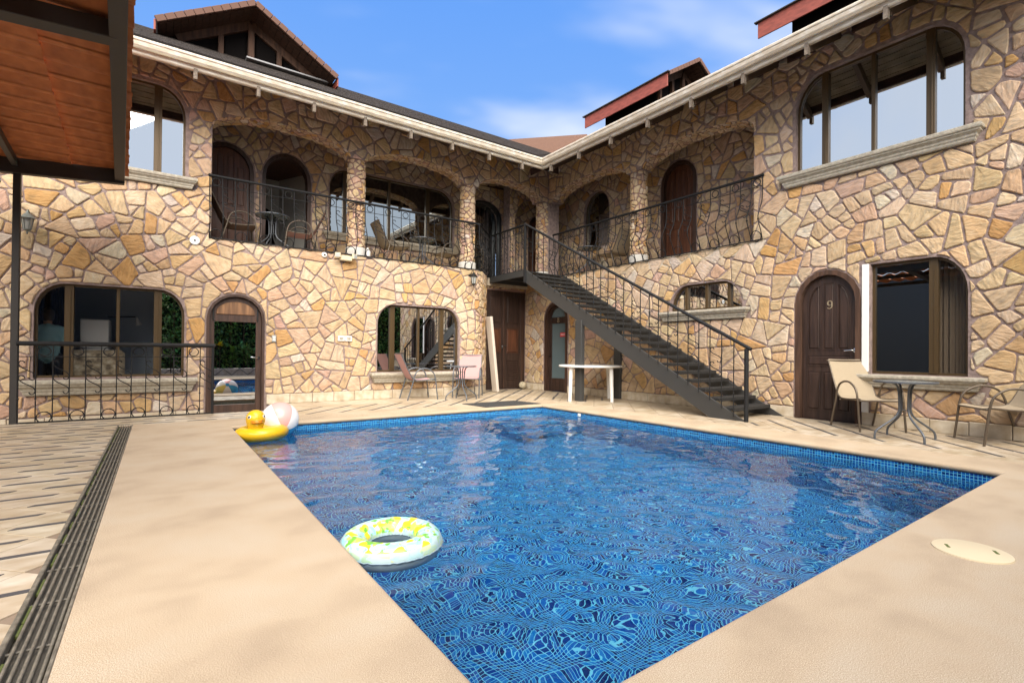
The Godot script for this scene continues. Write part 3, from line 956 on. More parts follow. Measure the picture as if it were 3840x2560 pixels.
func _ready() -> void:
	# camera
	var cam := Camera3D.new()
	cam.name = "camera"
	add_child(cam)
	cam.projection = Camera3D.PROJECTION_FRUSTUM
	cam.near = 0.05; cam.far = 400.0
	cam.size = 0.05 * 2560.0 / 1868.465
	cam.frustum_offset = Vector2(0, 0.05 * 26.157 / 1868.465)
	cam.transform = Transform3D(Basis(Vector3.UP, -0.617980) * Basis(Vector3.RIGHT, 0.007805) * Basis(Vector3.BACK, 0.009203), Vector3(0, 1.0, 0))
	cam.current = true
	# sky, air, exposure
	var we := WorldEnvironment.new()
	we.name = "world_environment"
	var env := Environment.new()
	env.background_mode = Environment.BG_SKY
	var sm := PanoramaSkyMaterial.new()
	sm.panorama = ImageTexture.create_from_image(sky_image())
	env.sky = Sky.new(); env.sky.sky_material = sm
	env.tonemap_mode = Environment.TONE_MAPPER_LINEAR
	env.tonemap_exposure = 8.5
	env.sdfgi_enabled = true; env.ssao_enabled = true; env.ssil_enabled = true
	we.environment = env
	add_child(we)
	# sun behind thin cloud
	var sun := DirectionalLight3D.new()
	sun.name = "sun"
	sun.light_energy = 0.42; sun.light_color = Color(1.0, 0.965, 0.915); sun.light_angular_distance = 70.0
	sun.shadow_enabled = true
	add_child(sun)
	sun.look_at_from_position(Vector3(-0.34, 0.72, 0.60) * 20.0, Vector3.ZERO)
	materials()
	build_ground()
	build_pool()
	build_left_wing()
	build_right_wing()
	build_staircase()
	build_railings()
	build_canopy()
	build_far_side()
	build_furniture()
	build_floats()
	build_small_things()

var FG := Transform3D(Basis(Vector3.RIGHT, Vector3.FORWARD, Vector3.UP), Vector3.ZERO)   # plan: u = x, v = -z, height

func gp(x: float, z: float) -> Vector2: return Vector2(x, -z)

func tiles(floor_part: MeshInstance3D, regions: Array, style: Callable, keep: Rect2, sd: int) -> void:   # 45-degree tiles with an inlaid strip through each
	rng.seed = sd
	var list := []
	for i in range(-60, 60):
		for j in range(-60, 60):
			var s := -4.30 + 0.5 * i; var d := -2.85 + 0.5 * j
			var x := (s - d) * 0.5; var z := (s + d) * 0.5
			if not keep.has_point(Vector2(x, z)): continue
			list.append(Vector2(x, z))
	for c in list:
		var k := 0.2455
		var q := PackedVector2Array([gp(c.x - k, c.y), gp(c.x, c.y + k), gp(c.x + k, c.y), gp(c.x, c.y - k)])
		for r in regions:
			for b in Geometry2D.intersect_polygons(q, r):
				if Geometry2D.is_polygon_clockwise(b): b.reverse()
				if S.area(b) < 0.004: continue
				var mb := MB.new()
				var g := rng.randf_range(0.93, 1.03)
				mb.col = Color(g, g * rng.randf_range(0.985, 1.01), g * rng.randf_range(0.96, 1.02))
				mb.slab(b, -0.02, rng.randf_range(-0.0008, 0.0008), 0.002)
				part("tile", mb, M.floor_tile, floor_part, FG)
			var st: int = style.call(c)
			if st == 0: continue
			var p: PackedVector2Array
			if st == 1:
				var h := rng.randf_range(0.0165, 0.0195)
				p = PackedVector2Array([gp(c.x - 0.165 - 0.018, c.y + h), gp(c.x + 0.165 - 0.012, c.y + h), gp(c.x + 0.165 + 0.018, c.y - h), gp(c.x + 0.05, c.y - h * rng.randf_range(0.7, 1.0)), gp(c.x - 0.165 + 0.012, c.y - h)])
			else:
				var a := Vector2(1, -1) / sqrt(2.0) * 0.168; var w := Vector2(1, 1) / sqrt(2.0) * 0.021
				var o: Vector2 = c + Vector2(1, 1) * rng.randf_range(-0.006, 0.006)
				p = PackedVector2Array([gp(o.x - a.x - w.x, o.y - a.y - w.y), gp(o.x - a.x + w.x, o.y - a.y + w.y), gp(o.x + a.x + w.x, o.y + a.y + w.y), gp(o.x + a.x - w.x, o.y + a.y - w.y)])
			for b in Geometry2D.intersect_polygons(p, r):
				if Geometry2D.is_polygon_clockwise(b): b.reverse()
				if S.area(b) < 0.002: continue
				var mb := MB.new()
				mb.slab(b, -0.01, 0.003)
				part("inlay_strip", mb, M.inlay, floor_part, FG)

func build_ground() -> void:
	var mb := MB.new()
	for r in [[-150, -150, 150, -7.6], [-150, -0.85, 150, 150], [-150, -7.6, 0.6, -0.85], [6.15, -7.6, 150, -0.85]]:
		mb.quad(Vector3(r[0], -0.32, r[3]), Vector3(r[2], -0.32, r[3]), Vector3(r[2], -0.32, r[1]), Vector3(r[0], -0.32, r[1]))
	setting("ground", mb, M.earth)
	# the tiled floors: a bed in joint colour with the tiles set on it
	var left := [PackedVector2Array([gp(-8, 2.0), gp(-0.415, 2.0), gp(-0.415, -8.19), gp(1.68, -8.19), gp(1.68, -9.1), gp(-8, -9.1)])]
	var far := [PackedVector2Array([gp(1.68, -8.14), gp(8.34, -8.14), gp(8.34, -11.1), gp(6.9, -11.1), gp(6.6, -10.4), gp(6.15, -10.14), gp(1.68, -10.14)])]
	var right := [PackedVector2Array([gp(6.6, 1.6), gp(8.34, 1.6), gp(8.34, -8.14), gp(6.6, -8.14)])]
	for e in [[left, Rect2(-2.7, -9.4, 4.6, 8.2)], [far, Rect2(1.3, -11.3, 7.4, 3.4)], [right, Rect2(6.3, -8.3, 2.4, 9.0)]]:
		mb = MB.new()
		for r in e[0]: mb.slab(r, -0.2, -0.006)
		var f := setting("patio_floor", MB.new(), M.floor_joint)
		var bed := MB.new()
		var keep: Array = e[0]
		for r in keep: bed.slab(r, -0.32, -0.006)
		f.mesh = bed.mesh(); f.material_override = M.floor_joint
		f.transform = FG
		var which := 0 if e[0] == left else (1 if e[0] == far else 2)
		tiles(f, e[0], func(c: Vector2) -> int:
			if which == 0: return 1
			if which == 1: return 2 if (c.y > -9.2 or (c.x > 5.4 and c.y > -10.9 and c.x < 8.1)) and c.y < -8.2 else 0
			return 2 if c.x > 7.0 and c.x < 8.1 and (c.y > -3.95 or c.y < -7.55) else 0, e[1], 500 + which)
	# the lower walk in front of the left-hand door and window
	mb = MB.new()
	mb.slab(PackedVector2Array([gp(-8, -9.1), gp(1.68, -9.1), gp(1.68, -10.15), gp(-8, -10.15)]), -0.3, -0.22)
	var walk := setting("sunken_path", mb, M.floor_tile)
	walk.transform = FG
	for k in 40:
		mb = MB.new()
		mb.box(Vector3(-2.6 + 0.107 * k + 0.05, -0.125, -9.106), Vector3(0.1, 0.185, 0.016), 0.003)
		part("riser_tile", mb, M.step_tile, walk, Transform3D.IDENTITY)
	for k in 9:
		mb = MB.new()
		mb.box(Vector3(1.674, -0.125, -9.16 - 0.107 * k), Vector3(0.016, 0.185, 0.1), 0.003)
		part("riser_tile", mb, M.step_tile, walk, Transform3D.IDENTITY)

const PX0 := 0.79
const PX1 := 5.95
const PZ0 := -7.38
const PZ1 := -1.05
const WATER := -0.112

func build_pool() -> void:
	# surround: one pavement of cast stone with a rounded nose over the water
	var o := [-0.255, 6.585, -8.13, 1.62]
	var prof := PackedVector2Array()
	prof.append(Vector2(0.05, -0.052)); prof.append(Vector2(0.02, -0.05))
	for k in 7:
		var a := PI * 1.5 - PI * k / 6.0
		prof.append(Vector2(0.026 + 0.026 * cos(a), -0.018 + 0.028 * sin(a)))
	prof.append(Vector2(0.10, 0.0115))
	var mb := MB.new()
	var cor := func(k: int, out: float) -> Vector2:
		return [Vector2(PX0 - out, PZ0 - out), Vector2(PX1 + out, PZ0 - out), Vector2(PX1 + out, PZ1 + out), Vector2(PX0 - out, PZ1 + out)][k % 4]
	var big := [Vector2(o[0], o[2]), Vector2(o[1], o[2]), Vector2(o[1], o[3]), Vector2(o[0], o[3])]
	for k in 4:
		var d: Vector2 = (cor.call(k + 1, 0.0) - cor.call(k, 0.0)).normalized()
		var outw := Vector3(d.y, 0, -d.x)
		for j in prof.size() - 1:
			var n0 := Vector3.UP; var n1 := Vector3.UP
			var a: Vector2 = cor.call(k, prof[j].x); var b: Vector2 = cor.call(k + 1, prof[j].x)
			var a2: Vector2 = cor.call(k, prof[j + 1].x); var b2: Vector2 = cor.call(k + 1, prof[j + 1].x)
			var nrm := func(q: int) -> Vector3:
				if q < 2: return (Vector3.DOWN * 1.0 - outw * 0.3).normalized()
				if q >= prof.size() - 2: return Vector3.UP
				var e := prof[q] - Vector2(0.026, -0.018)
				return (outw * e.x + Vector3.UP * e.y).normalized()
			n0 = nrm.call(j); n1 = nrm.call(j + 1)
			mb.squad(Vector3(a.x, prof[j].y, a.y), Vector3(b.x, prof[j].y, b.y), Vector3(b2.x, prof[j + 1].y, b2.y), Vector3(a2.x, prof[j + 1].y, a2.y), n0, n0, n1, n1)
		var e0: Vector2 = cor.call(k, 0.10); var e1: Vector2 = cor.call(k + 1, 0.10)
		mb.quad(Vector3(e0.x, 0.0115, e0.y), Vector3(e1.x, 0.0115, e1.y), Vector3(big[(k + 1) % 4].x, 0.0115, big[(k + 1) % 4].y), Vector3(big[k].x, 0.0115, big[k].y))
		mb.quad(Vector3(big[k].x, 0.0115, big[k].y), Vector3(big[(k + 1) % 4].x, 0.0115, big[(k + 1) % 4].y), Vector3(big[(k + 1) % 4].x, -0.3, big[(k + 1) % 4].y), Vector3(big[k].x, -0.3, big[k].y))
	setting("poolside_pavement", mb, M.coping)
	# basin lined with small blue tiles
	var x0 := PX0 - 0.018; var x1 := PX1 + 0.018; var z0 := PZ0 - 0.018; var z1 := PZ1 + 0.018
	var dep := -1.45
	var U := 1.0 / 0.90
	mb = MB.new()
	mb.quad(Vector3(x0, dep, z1), Vector3(x1, dep, z1), Vector3(x1, dep, z0), Vector3(x0, dep, z0), [Vector2(x0, z1) * U, Vector2(x1, z1) * U, Vector2(x1, z0) * U, Vector2(x0, z0) * U])
	var fl := setting("pool_floor", mb, M.mosaic)
	var side := func(a: Vector3, b: Vector3) -> void:
		var m2 := MB.new()
		var L := a.distance_to(b)
		m2.quad(Vector3(a.x, dep, a.z), Vector3(b.x, dep, b.z), Vector3(b.x, -0.048, b.z), Vector3(a.x, -0.048, a.z), [Vector2(0, 0.0), Vector2(L * U, 0.0), Vector2(L * U, 1.402 * U), Vector2(0, 1.402 * U)])
		part("pool_wall", m2, M.mosaic, fl)
	side.call(Vector3(x0, 0, z0), Vector3(x1, 0, z0)); side.call(Vector3(x1, 0, z0), Vector3(x1, 0, z1))
	side.call(Vector3(x1, 0, z1), Vector3(x0, 0, z1)); side.call(Vector3(x0, 0, z1), Vector3(x0, 0, z0))
	for k in 3:   # steps in the far corner
		mb = MB.new()
		var top := -0.38 - 0.3 * k
		var zc := z0 + 0.34 * (k + 1)
		var zb := z0 + 0.34 * k
		var xa := 4.75
		mb.quad(Vector3(xa, top, zc), Vector3(x1, top, zc), Vector3(x1, top, zb), Vector3(xa, top, zb), [Vector2(xa, zc) * U, Vector2(x1, zc) * U, Vector2(x1, zb) * U, Vector2(xa, zb) * U])
		mb.quad(Vector3(xa, top - 0.3, zc), Vector3(x1, top - 0.3, zc), Vector3(x1, top, zc), Vector3(xa, top, zc), [Vector2(0, 0), Vector2(1.2 * U, 0), Vector2(1.2 * U, 0.3 * U), Vector2(0, 0.3 * U)])
		mb.quad(Vector3(xa, dep, zb), Vector3(xa, dep, zc), Vector3(xa, top, zc), Vector3(xa, top, zb), [Vector2(0, 0), Vector2(0.34 * U, 0), Vector2(0.34 * U, (top - dep) * U), Vector2(0, (top - dep) * U)])
		part("pool_step", mb, M.mosaic, fl)
	# water: a sheet that stands in real ripples
	var f1 := FastNoiseLite.new(); f1.seed = 4; f1.frequency = 1.5; f1.fractal_octaves = 2
	var f2 := FastNoiseLite.new(); f2.seed = 9; f2.frequency = 3.6; f2.fractal_octaves = 2; f2.fractal_gain = 0.45
	var hgt := func(x: float, z: float) -> float:
		return 0.0092 * f1.get_noise_2d(x, z * 1.15) + 0.0062 * f2.get_noise_2d(x + z * 0.3, z) + 0.0005 * sin(x * 19.0 + z * 31.0 + 5.0 * f1.get_noise_2d(x * 0.6, z * 0.6))
	mb = MB.new()
	var nx := 206; var nz := 252
	var H := PackedFloat32Array(); H.resize((nx + 1) * (nz + 1))
	for j in nz + 1:
		for k in nx + 1:
			H[j * (nx + 1) + k] = hgt.call(lerpf(x0, x1, float(k) / nx), lerpf(z0, z1, float(j) / nz))
	var dx := (x1 - x0) / nx; var dz := (z1 - z0) / nz
	for j in nz + 1:
		for k in nx + 1:
			var hx := (H[j * (nx + 1) + mini(k + 1, nx)] - H[j * (nx + 1) + maxi(k - 1, 0)]) / (2.0 * dx)
			var hz := (H[mini(j + 1, nz) * (nx + 1) + k] - H[maxi(j - 1, 0) * (nx + 1) + k]) / (2.0 * dz)
			mb.vert(Vector3(x0 + dx * k, WATER + H[j * (nx + 1) + k], z0 + dz * j), Vector3(-hx, 1, -hz).normalized())
	for j in nz:
		for k in nx:
			var a := j * (nx + 1) + k
			mb.face(a, a + nx + 1, a + nx + 2); mb.face(a, a + nx + 2, a + 1)
	setting("water", mb, M.water)

func skirting(wing: Node3D, F: Transform3D, u0: float, u1: float, y0: float, y1: float, sd: int) -> void:
	rng.seed = sd
	var n := maxi(1, int(round((u1 - u0) / 0.41)))
	for k in n:
		var a := lerpf(u0, u1, float(k) / n) + 0.004; var b := lerpf(u0, u1, float(k + 1) / n) - 0.004
		var mb := MB.new()
		mb.slab(S.rect(a, y0, b, y1 + rng.randf_range(-0.008, 0.006)), -0.01, 0.028 + rng.randf_range(-0.003, 0.003), 0.006)
		part("skirting_tile", mb, M.skirting, wing, F)

func ell(c: float, a: float, vs: float, r: float, k := 14) -> PackedVector2Array:   # half ellipse standing on a flat chord just below the springing
	var o := PackedVector2Array([Vector2(c - a, vs - 0.03), Vector2(c + a, vs - 0.03)])
	for j in k + 1:
		var t := PI * j / k
		o.append(Vector2(c + a * cos(t), vs + r * sin(t)))
	return o

func arcade(wing: Node3D, wall: MeshInstance3D, F: Transform3D, arcs: Array, cols: Array, sd: int) -> void:
	var vs := 4.94
	for e in arcs:   # [u0, u1, rise]
		var c: float = (e[0] + e[1]) * 0.5; var a: float = (e[1] - e[0]) * 0.5; var r: float = e[2]
		var K := 40
		var cum := [0.0]
		for k in K:
			var p := Vector2(a * cos(PI * k / K), r * sin(PI * k / K)); var q := Vector2(a * cos(PI * (k + 1) / K), r * sin(PI * (k + 1) / K))
			cum.append(cum[k] + p.distance_to(q))
		var L: float = cum[K]
		var map := func(p: Vector2, z: float) -> Vector3:
			var k := 0
			while k < K - 1 and cum[k + 1] < p.x: k += 1
			var t: float = PI * (k + clampf((p.x - cum[k]) / (cum[k + 1] - cum[k]), -0.5, 1.5)) / K
			var nn := Vector2(r * cos(t), a * sin(t)).normalized()
			return Vector3(c + a * cos(t) - nn.x * z, vs + r * sin(t) - nn.y * z, 0.02 - p.y)
		var mb := MB.new()
		for k in K:
			var s0: float = cum[k]; var s1: float = cum[k + 1]
			mb.quad(map.call(Vector2(s0, 0.02), 0.003), map.call(Vector2(s1, 0.02), 0.003), map.call(Vector2(s1, 0.38), 0.003), map.call(Vector2(s0, 0.38), 0.003))
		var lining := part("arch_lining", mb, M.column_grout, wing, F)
		lay(lining, flags(Rect2(0, 0, L, 0.39), 0.035, 0.085, 0.016, sd + int(c * 10), S.rect(0.01, 0.0, L - 0.01, 0.385), []), map, sd + 1, 0.016, 300, 1.05, 0.004, 0.06)
	for u in cols:
		var r := 0.165
		var mb := MB.new()
		mb.lathe(PackedVector2Array([Vector2(r, 2.95), Vector2(r, 4.99)]), 20, Transform3D(Basis(), Vector3(u, 0, -0.18)))
		mb.box(Vector3(u, 4.955, -0.18), Vector3(0.36, 0.05, 0.34), 0.012)
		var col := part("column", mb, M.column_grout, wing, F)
		var map := func(p: Vector2, z: float) -> Vector3:
			var t: float = p.x / r
			return Vector3(u + (r + z) * sin(t), p.y, -0.18 + (r + z) * cos(t))
		lay(col, flags(Rect2(-PI * r, 3.13, TAU * r, 1.84), 0.045, 0.088, 0.02, sd + int(u * 7) + 3, S.rect(-PI * r, 3.14, PI * r, 4.97), []), map, sd + 2, 0.02, 120, 1.08, 0.004, 0.06)
		mb = MB.new()
		mb.lathe(PackedVector2Array([Vector2(0.205, 2.93), Vector2(0.205, 3.12), Vector2(0.195, 3.13), Vector2(0.14, 3.13)]), 20, Transform3D(Basis(), Vector3(u, 0, -0.18)))
		part("column_base", mb, M.plaster, col, F)

func eave(wing: Node3D, F: Transform3D, u0: float, u1: float, mitre0: bool, mitre1: bool, raft: Array) -> void:
	# boards, rafters, gutter in a wall's own axes; the roof pitch rises 0.575 per metre towards the wall
	var P := 0.575
	for k in 11:
		var d0 := 1.10 - 0.1 * k; var d1 := d0 - 0.090
		var a0 := u0 + (d0 if mitre0 else 0.0); var b0 := u1 - (d0 if mitre1 else 0.0)
		var y0 := 5.36 + (1.12 - d0) * P; var y1 := 5.36 + (1.12 - d1) * P
		var mb := MB.new()
		mb.quad(Vector3(a0, y0, d0), Vector3(a0, y1, d1), Vector3(b0, y1, d1), Vector3(b0, y0, d0))
		mb.quad(Vector3(a0, y0 + 0.02, d0), Vector3(b0, y0 + 0.02, d0), Vector3(b0, y1 + 0.02, d1), Vector3(a0, y1 + 0.02, d1))
		mb.quad(Vector3(a0, y0, d0), Vector3(b0, y0, d0), Vector3(b0, y0 + 0.02, d0), Vector3(a0, y0 + 0.02, d0))
		mb.quad(Vector3(a0, y1 + 0.02, d1), Vector3(b0, y1 + 0.02, d1), Vector3(b0, y1, d1), Vector3(a0, y1, d1))
		part("soffit_board", mb, M.soffit, wing, F)
	var r0: MeshInstance3D = null; var t0: MeshInstance3D = null
	for u in raft:
		var mb := MB.new()
		mb.bar(Vector3(u, 5.30, 0.97), Vector3(u, 5.30 + 1.0 * P, -0.03), 0.07, 0.13, 0.004)
		part("rafter", mb, M.rafter, wing, F)
		mb = MB.new()
		mb.slab(PackedVector2Array([Vector2(0, 0.0), Vector2(0.07, 0.0), Vector2(0.07, 0.03), Vector2(0.062, 0.21), Vector2(0.004, 0.21)]), -0.026, 0.026, 0.003, true)
		part("rafter_tail", mb, M.pale_paint, wing, F * Transform3D(Basis(Vector3.BACK, Vector3.UP, Vector3.LEFT), Vector3(u, 5.175, 0.985)))
	var mb := MB.new()
	mb.box(Vector3((u0 + u1) * 0.5, 5.41, 0.965), Vector3(u1 - u0 - (0.98 if mitre0 else 0.0) - (0.98 if mitre1 else 0.0), 0.17, 0.025), 0.003)
	part("fascia_board", mb, M.frieze, wing, F)
	# gutter
	var prof := PackedVector2Array([Vector2(0.0, 5.53), Vector2(0.0, 5.315), Vector2(0.055, 5.31), Vector2(0.068, 5.325), Vector2(0.070, 5.352), Vector2(0.080, 5.375), Vector2(0.104, 5.398), Vector2(0.122, 5.425), Vector2(0.128, 5.455), Vector2(0.130, 5.480), Vector2(0.142, 5.488), Vector2(0.145, 5.508), Vector2(0.140, 5.526), Vector2(0.126, 5.528), Vector2(0.120, 5.50), Vector2(0.060, 5.47)])
	var path: Array[Transform3D] = []
	var X := Vector3(0, 0, 1)
	for e in [[u1, mitre1, 1.0], [u0, mitre0, -1.0]]:
		var xx := X
		var at := Vector3(e[0], 0, 0.98)
		if e[1]:
			xx = Vector3(-e[2], 0, 1)
			at.x = e[0] - e[2] * 0.98
		path.append(Transform3D(Basis(xx, Vector3.UP, Vector3.RIGHT), at))
	mb = MB.new()
	mb.sweep(path, prof, true)
	part("gutter", mb, M.gutter, wing, F)
	for k in 4:
		var u := lerpf(u0, u1, 0.2 + 0.2 * k) + 0.4
		var jp := PackedVector2Array()
		for q in prof.slice(1, 13): jp.append(Vector2(q.x + 0.003, q.y - (0.003 if q.y < 5.4 else 0.0)))
		var pa: Array[Transform3D] = [Transform3D(Basis(X, Vector3.UP, Vector3.RIGHT), Vector3(u + 0.05, 0, 0.98)), Transform3D(Basis(X, Vector3.UP, Vector3.RIGHT), Vector3(u, 0, 0.98))]
		mb = MB.new()
		mb.sweep(pa, jp)
		part("gutter_joint", mb, M.gutter, wing, F)

func lantern_roof(wing: Node3D, cx: float, w: float, ye: float, ya: float, zf: float, zb: float, red: bool) -> void:
	# a gabled roof light facing the yard: two tiled slopes, boarded underneath, glazed gable set back
	var d := holder("roof_dormer", wing)
	var I := Transform3D.IDENTITY
	var sl := Vector2(w, ya - ye).normalized()
	var nn := Vector2(-sl.y, sl.x)
	for s in [-1.0, 1.0]:
		var e := Vector3(cx + s * w, ye, 0); var a := Vector3(cx, ya, 0)
		var up := Vector3(s * sl.y, sl.x, 0) * 0.05
		var mb := MB.new()
		var zz := [Vector3(0, 0, zf - 0.01), Vector3(0, 0, zb)]
		var c := [e - up, a - up, a, e]
		for k in 4:
			var p: Vector3 = c[k]; var q: Vector3 = c[(k + 1) % 4]
			mb._q(p + zz[0], q + zz[0], q + zz[1], p + zz[1], s > 0)
		mb._q(c[0] + zz[0], c[1] + zz[0], c[2] + zz[0], c[3] + zz[0], s < 0)
		part("roof_slope", mb, M.shingle, d, I)
		var n := 11
		for k in n:   # tiles along the rake
			mb = MB.new()
			var p := e.lerp(a, (k + 0.03) / n); var q := e.lerp(a, (k + 0.97) / n)
			mb.bar(p + Vector3(0, -0.035, zf), q + Vector3(0, -0.035, zf + 0.004 * (k % 2)), 0.05, 0.10, 0.004, Vector3(s * sl.y, sl.x, 0))
			part("rake_tile", mb, M.rake_tile, d, I)
		var nb := 14
		for k in nb:   # boards under the slope
			mb = MB.new()
			var p := (e - up * 1.3).lerp(a - up * 1.3, (k + 0.5) / nb)
			mb.box(Vector3.ZERO, Vector3(e.distance_to(a) / nb - 0.006, 0.02, zf - zb - 0.1), 0.003, Transform3D(Basis(Vector3(sl.x, -s * sl.y, 0), Vector3(s * sl.y, sl.x, 0), Vector3.BACK), p + Vector3(0, 0, (zf + zb) * 0.5 - 0.02)))
			part("soffit_board", mb, M.old_wood, d, I)
	var zg := zf - 0.55
	var base := ye - 0.75
	var hw := w * 0.80
	var yw := ye + (ya - ye) * 0.2 - 0.10
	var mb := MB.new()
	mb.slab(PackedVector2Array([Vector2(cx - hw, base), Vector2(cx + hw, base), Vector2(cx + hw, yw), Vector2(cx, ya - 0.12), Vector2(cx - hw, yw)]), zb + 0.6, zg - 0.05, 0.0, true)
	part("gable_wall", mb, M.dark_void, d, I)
	for s in [-1.0, 1.0]:
		mb = MB.new()
		mb.bar(Vector3(cx + s * hw, yw - 0.05, zg), Vector3(cx, ya - 0.17, zg), 0.10, 0.16, 0.006)
		part("rake_beam", mb, M.old_wood, d, I)
		for f in [0.42, 0.92]:
			mb = MB.new()
			mb.bar(Vector3(cx + s * hw * f, base, zg), Vector3(cx + s * hw * f, lerpf(ya - 0.17, yw - 0.05, f), zg), 0.09, 0.09, 0.004)
			part("post", mb, M.old_wood, d, I)
			mb = MB.new()
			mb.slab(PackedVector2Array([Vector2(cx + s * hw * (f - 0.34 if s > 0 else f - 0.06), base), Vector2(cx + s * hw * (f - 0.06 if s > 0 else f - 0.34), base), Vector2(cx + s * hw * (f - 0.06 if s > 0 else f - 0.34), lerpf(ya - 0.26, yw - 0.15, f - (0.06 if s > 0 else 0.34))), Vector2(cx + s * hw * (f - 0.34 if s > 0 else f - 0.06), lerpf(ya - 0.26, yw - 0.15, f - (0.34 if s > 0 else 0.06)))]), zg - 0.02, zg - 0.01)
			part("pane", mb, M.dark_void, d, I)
	mb = MB.new()
	mb.bar(Vector3(cx, base, zg + 0.01), Vector3(cx, ya - 0.2, zg + 0.01), 0.11, 0.11, 0.004)
	part("post", mb, M.old_wood, d, I)
	if not red:
		mb = MB.new()
		mb.box(Vector3(cx + 0.7, ye - 0.02, zg + 0.16), Vector3(1.6, 0.03, 0.16), 0.003, Transform3D(Basis(Vector3.RIGHT, 0.5), Vector3.ZERO) if false else Transform3D.IDENTITY)
		part("flashing", mb, M.flashing, d, I)
	for s in [-1.0, 1.0]:
		mb = MB.new()
		var hb := 0.34 if red else 0.18
		mb.box(Vector3(cx + s * (w + 0.012), ye - hb * 0.5 - 0.02, (zf + zb) * 0.5), Vector3(0.03, hb, zf - zb - 0.04), 0.004)
		part("eave_board", mb, M.red_board, d, I)
		if red:
			mb = MB.new()
			mb.box(Vector3(cx + s * (w + 0.03), ye - 0.01, (zf + zb) * 0.5), Vector3(0.09, 0.03, zf - zb + 0.08), 0.004)
			part("drip_edge", mb, M.shingle, d, I)

func wooden_door(wing: Node3D, F: Transform3D, u0: float, u1: float, v0: float, vs: float, rise: float, trim: Material, wood: Material, style := 0, label := "") -> Node3D:
	var d := holder("door", wing)
	if label: d.set_meta("label", label)
	var op := arch_op(u0, u1, v0, vs, rise)
	door_frame(d, F, op, 0.075, -0.17, 0.012, trim)
	var mb := MB.new()
	var n0 := -0.07
	mb.slab(op.call(0.078), n0 - 0.045, n0, 0.004)
	part("leaf", mb, wood, d, F)
	var a := u0 + 0.078; var b := u1 - 0.078
	var w := b - a
	if style == 0:   # six fields
		var xs := [a + w * 0.10, a + w * 0.355, a + w * 0.395, a + w * 0.615, a + w * 0.655, a + w * 0.90]
		for k in 3:
			var p := S.rect(xs[k * 2], v0 + 1.08, xs[k * 2 + 1], vs + rise * (0.30 if k != 1 else 0.62))
			if k == 0: p = S.rtop(p[0].x, p[1].x, p[0].y, vs + rise * 0.55, w * 0.22, rise * 0.75, true, false, 4)
			if k == 2: p = S.rtop(p[0].x, p[1].x, p[0].y, vs + rise * 0.55, w * 0.22, rise * 0.75, false, true, 4)
			panel(d, F, p, n0, wood)
			panel(d, F, S.rect(xs[k * 2], v0 + 0.14, xs[k * 2 + 1], v0 + 0.76), n0, wood)
		panel(d, F, S.rect(xs[0], v0 + 0.83, xs[5], v0 + 1.01), n0, wood)
	elif style == 1:   # upright boards above, two fields below
		for k in 4:
			var x0 := a + w * (0.09 + 0.21 * k)
			panel(d, F, S.rect(x0, v0 + 0.98, x0 + w * 0.19, vs + rise * (0.25 if k == 0 or k == 3 else 0.6)), n0, wood)
		for k in 2: panel(d, F, S.rect(a + w * (0.1 + 0.42 * k), v0 + 0.12, a + w * (0.48 + 0.42 * k), v0 + 0.85), n0, wood)
	return d

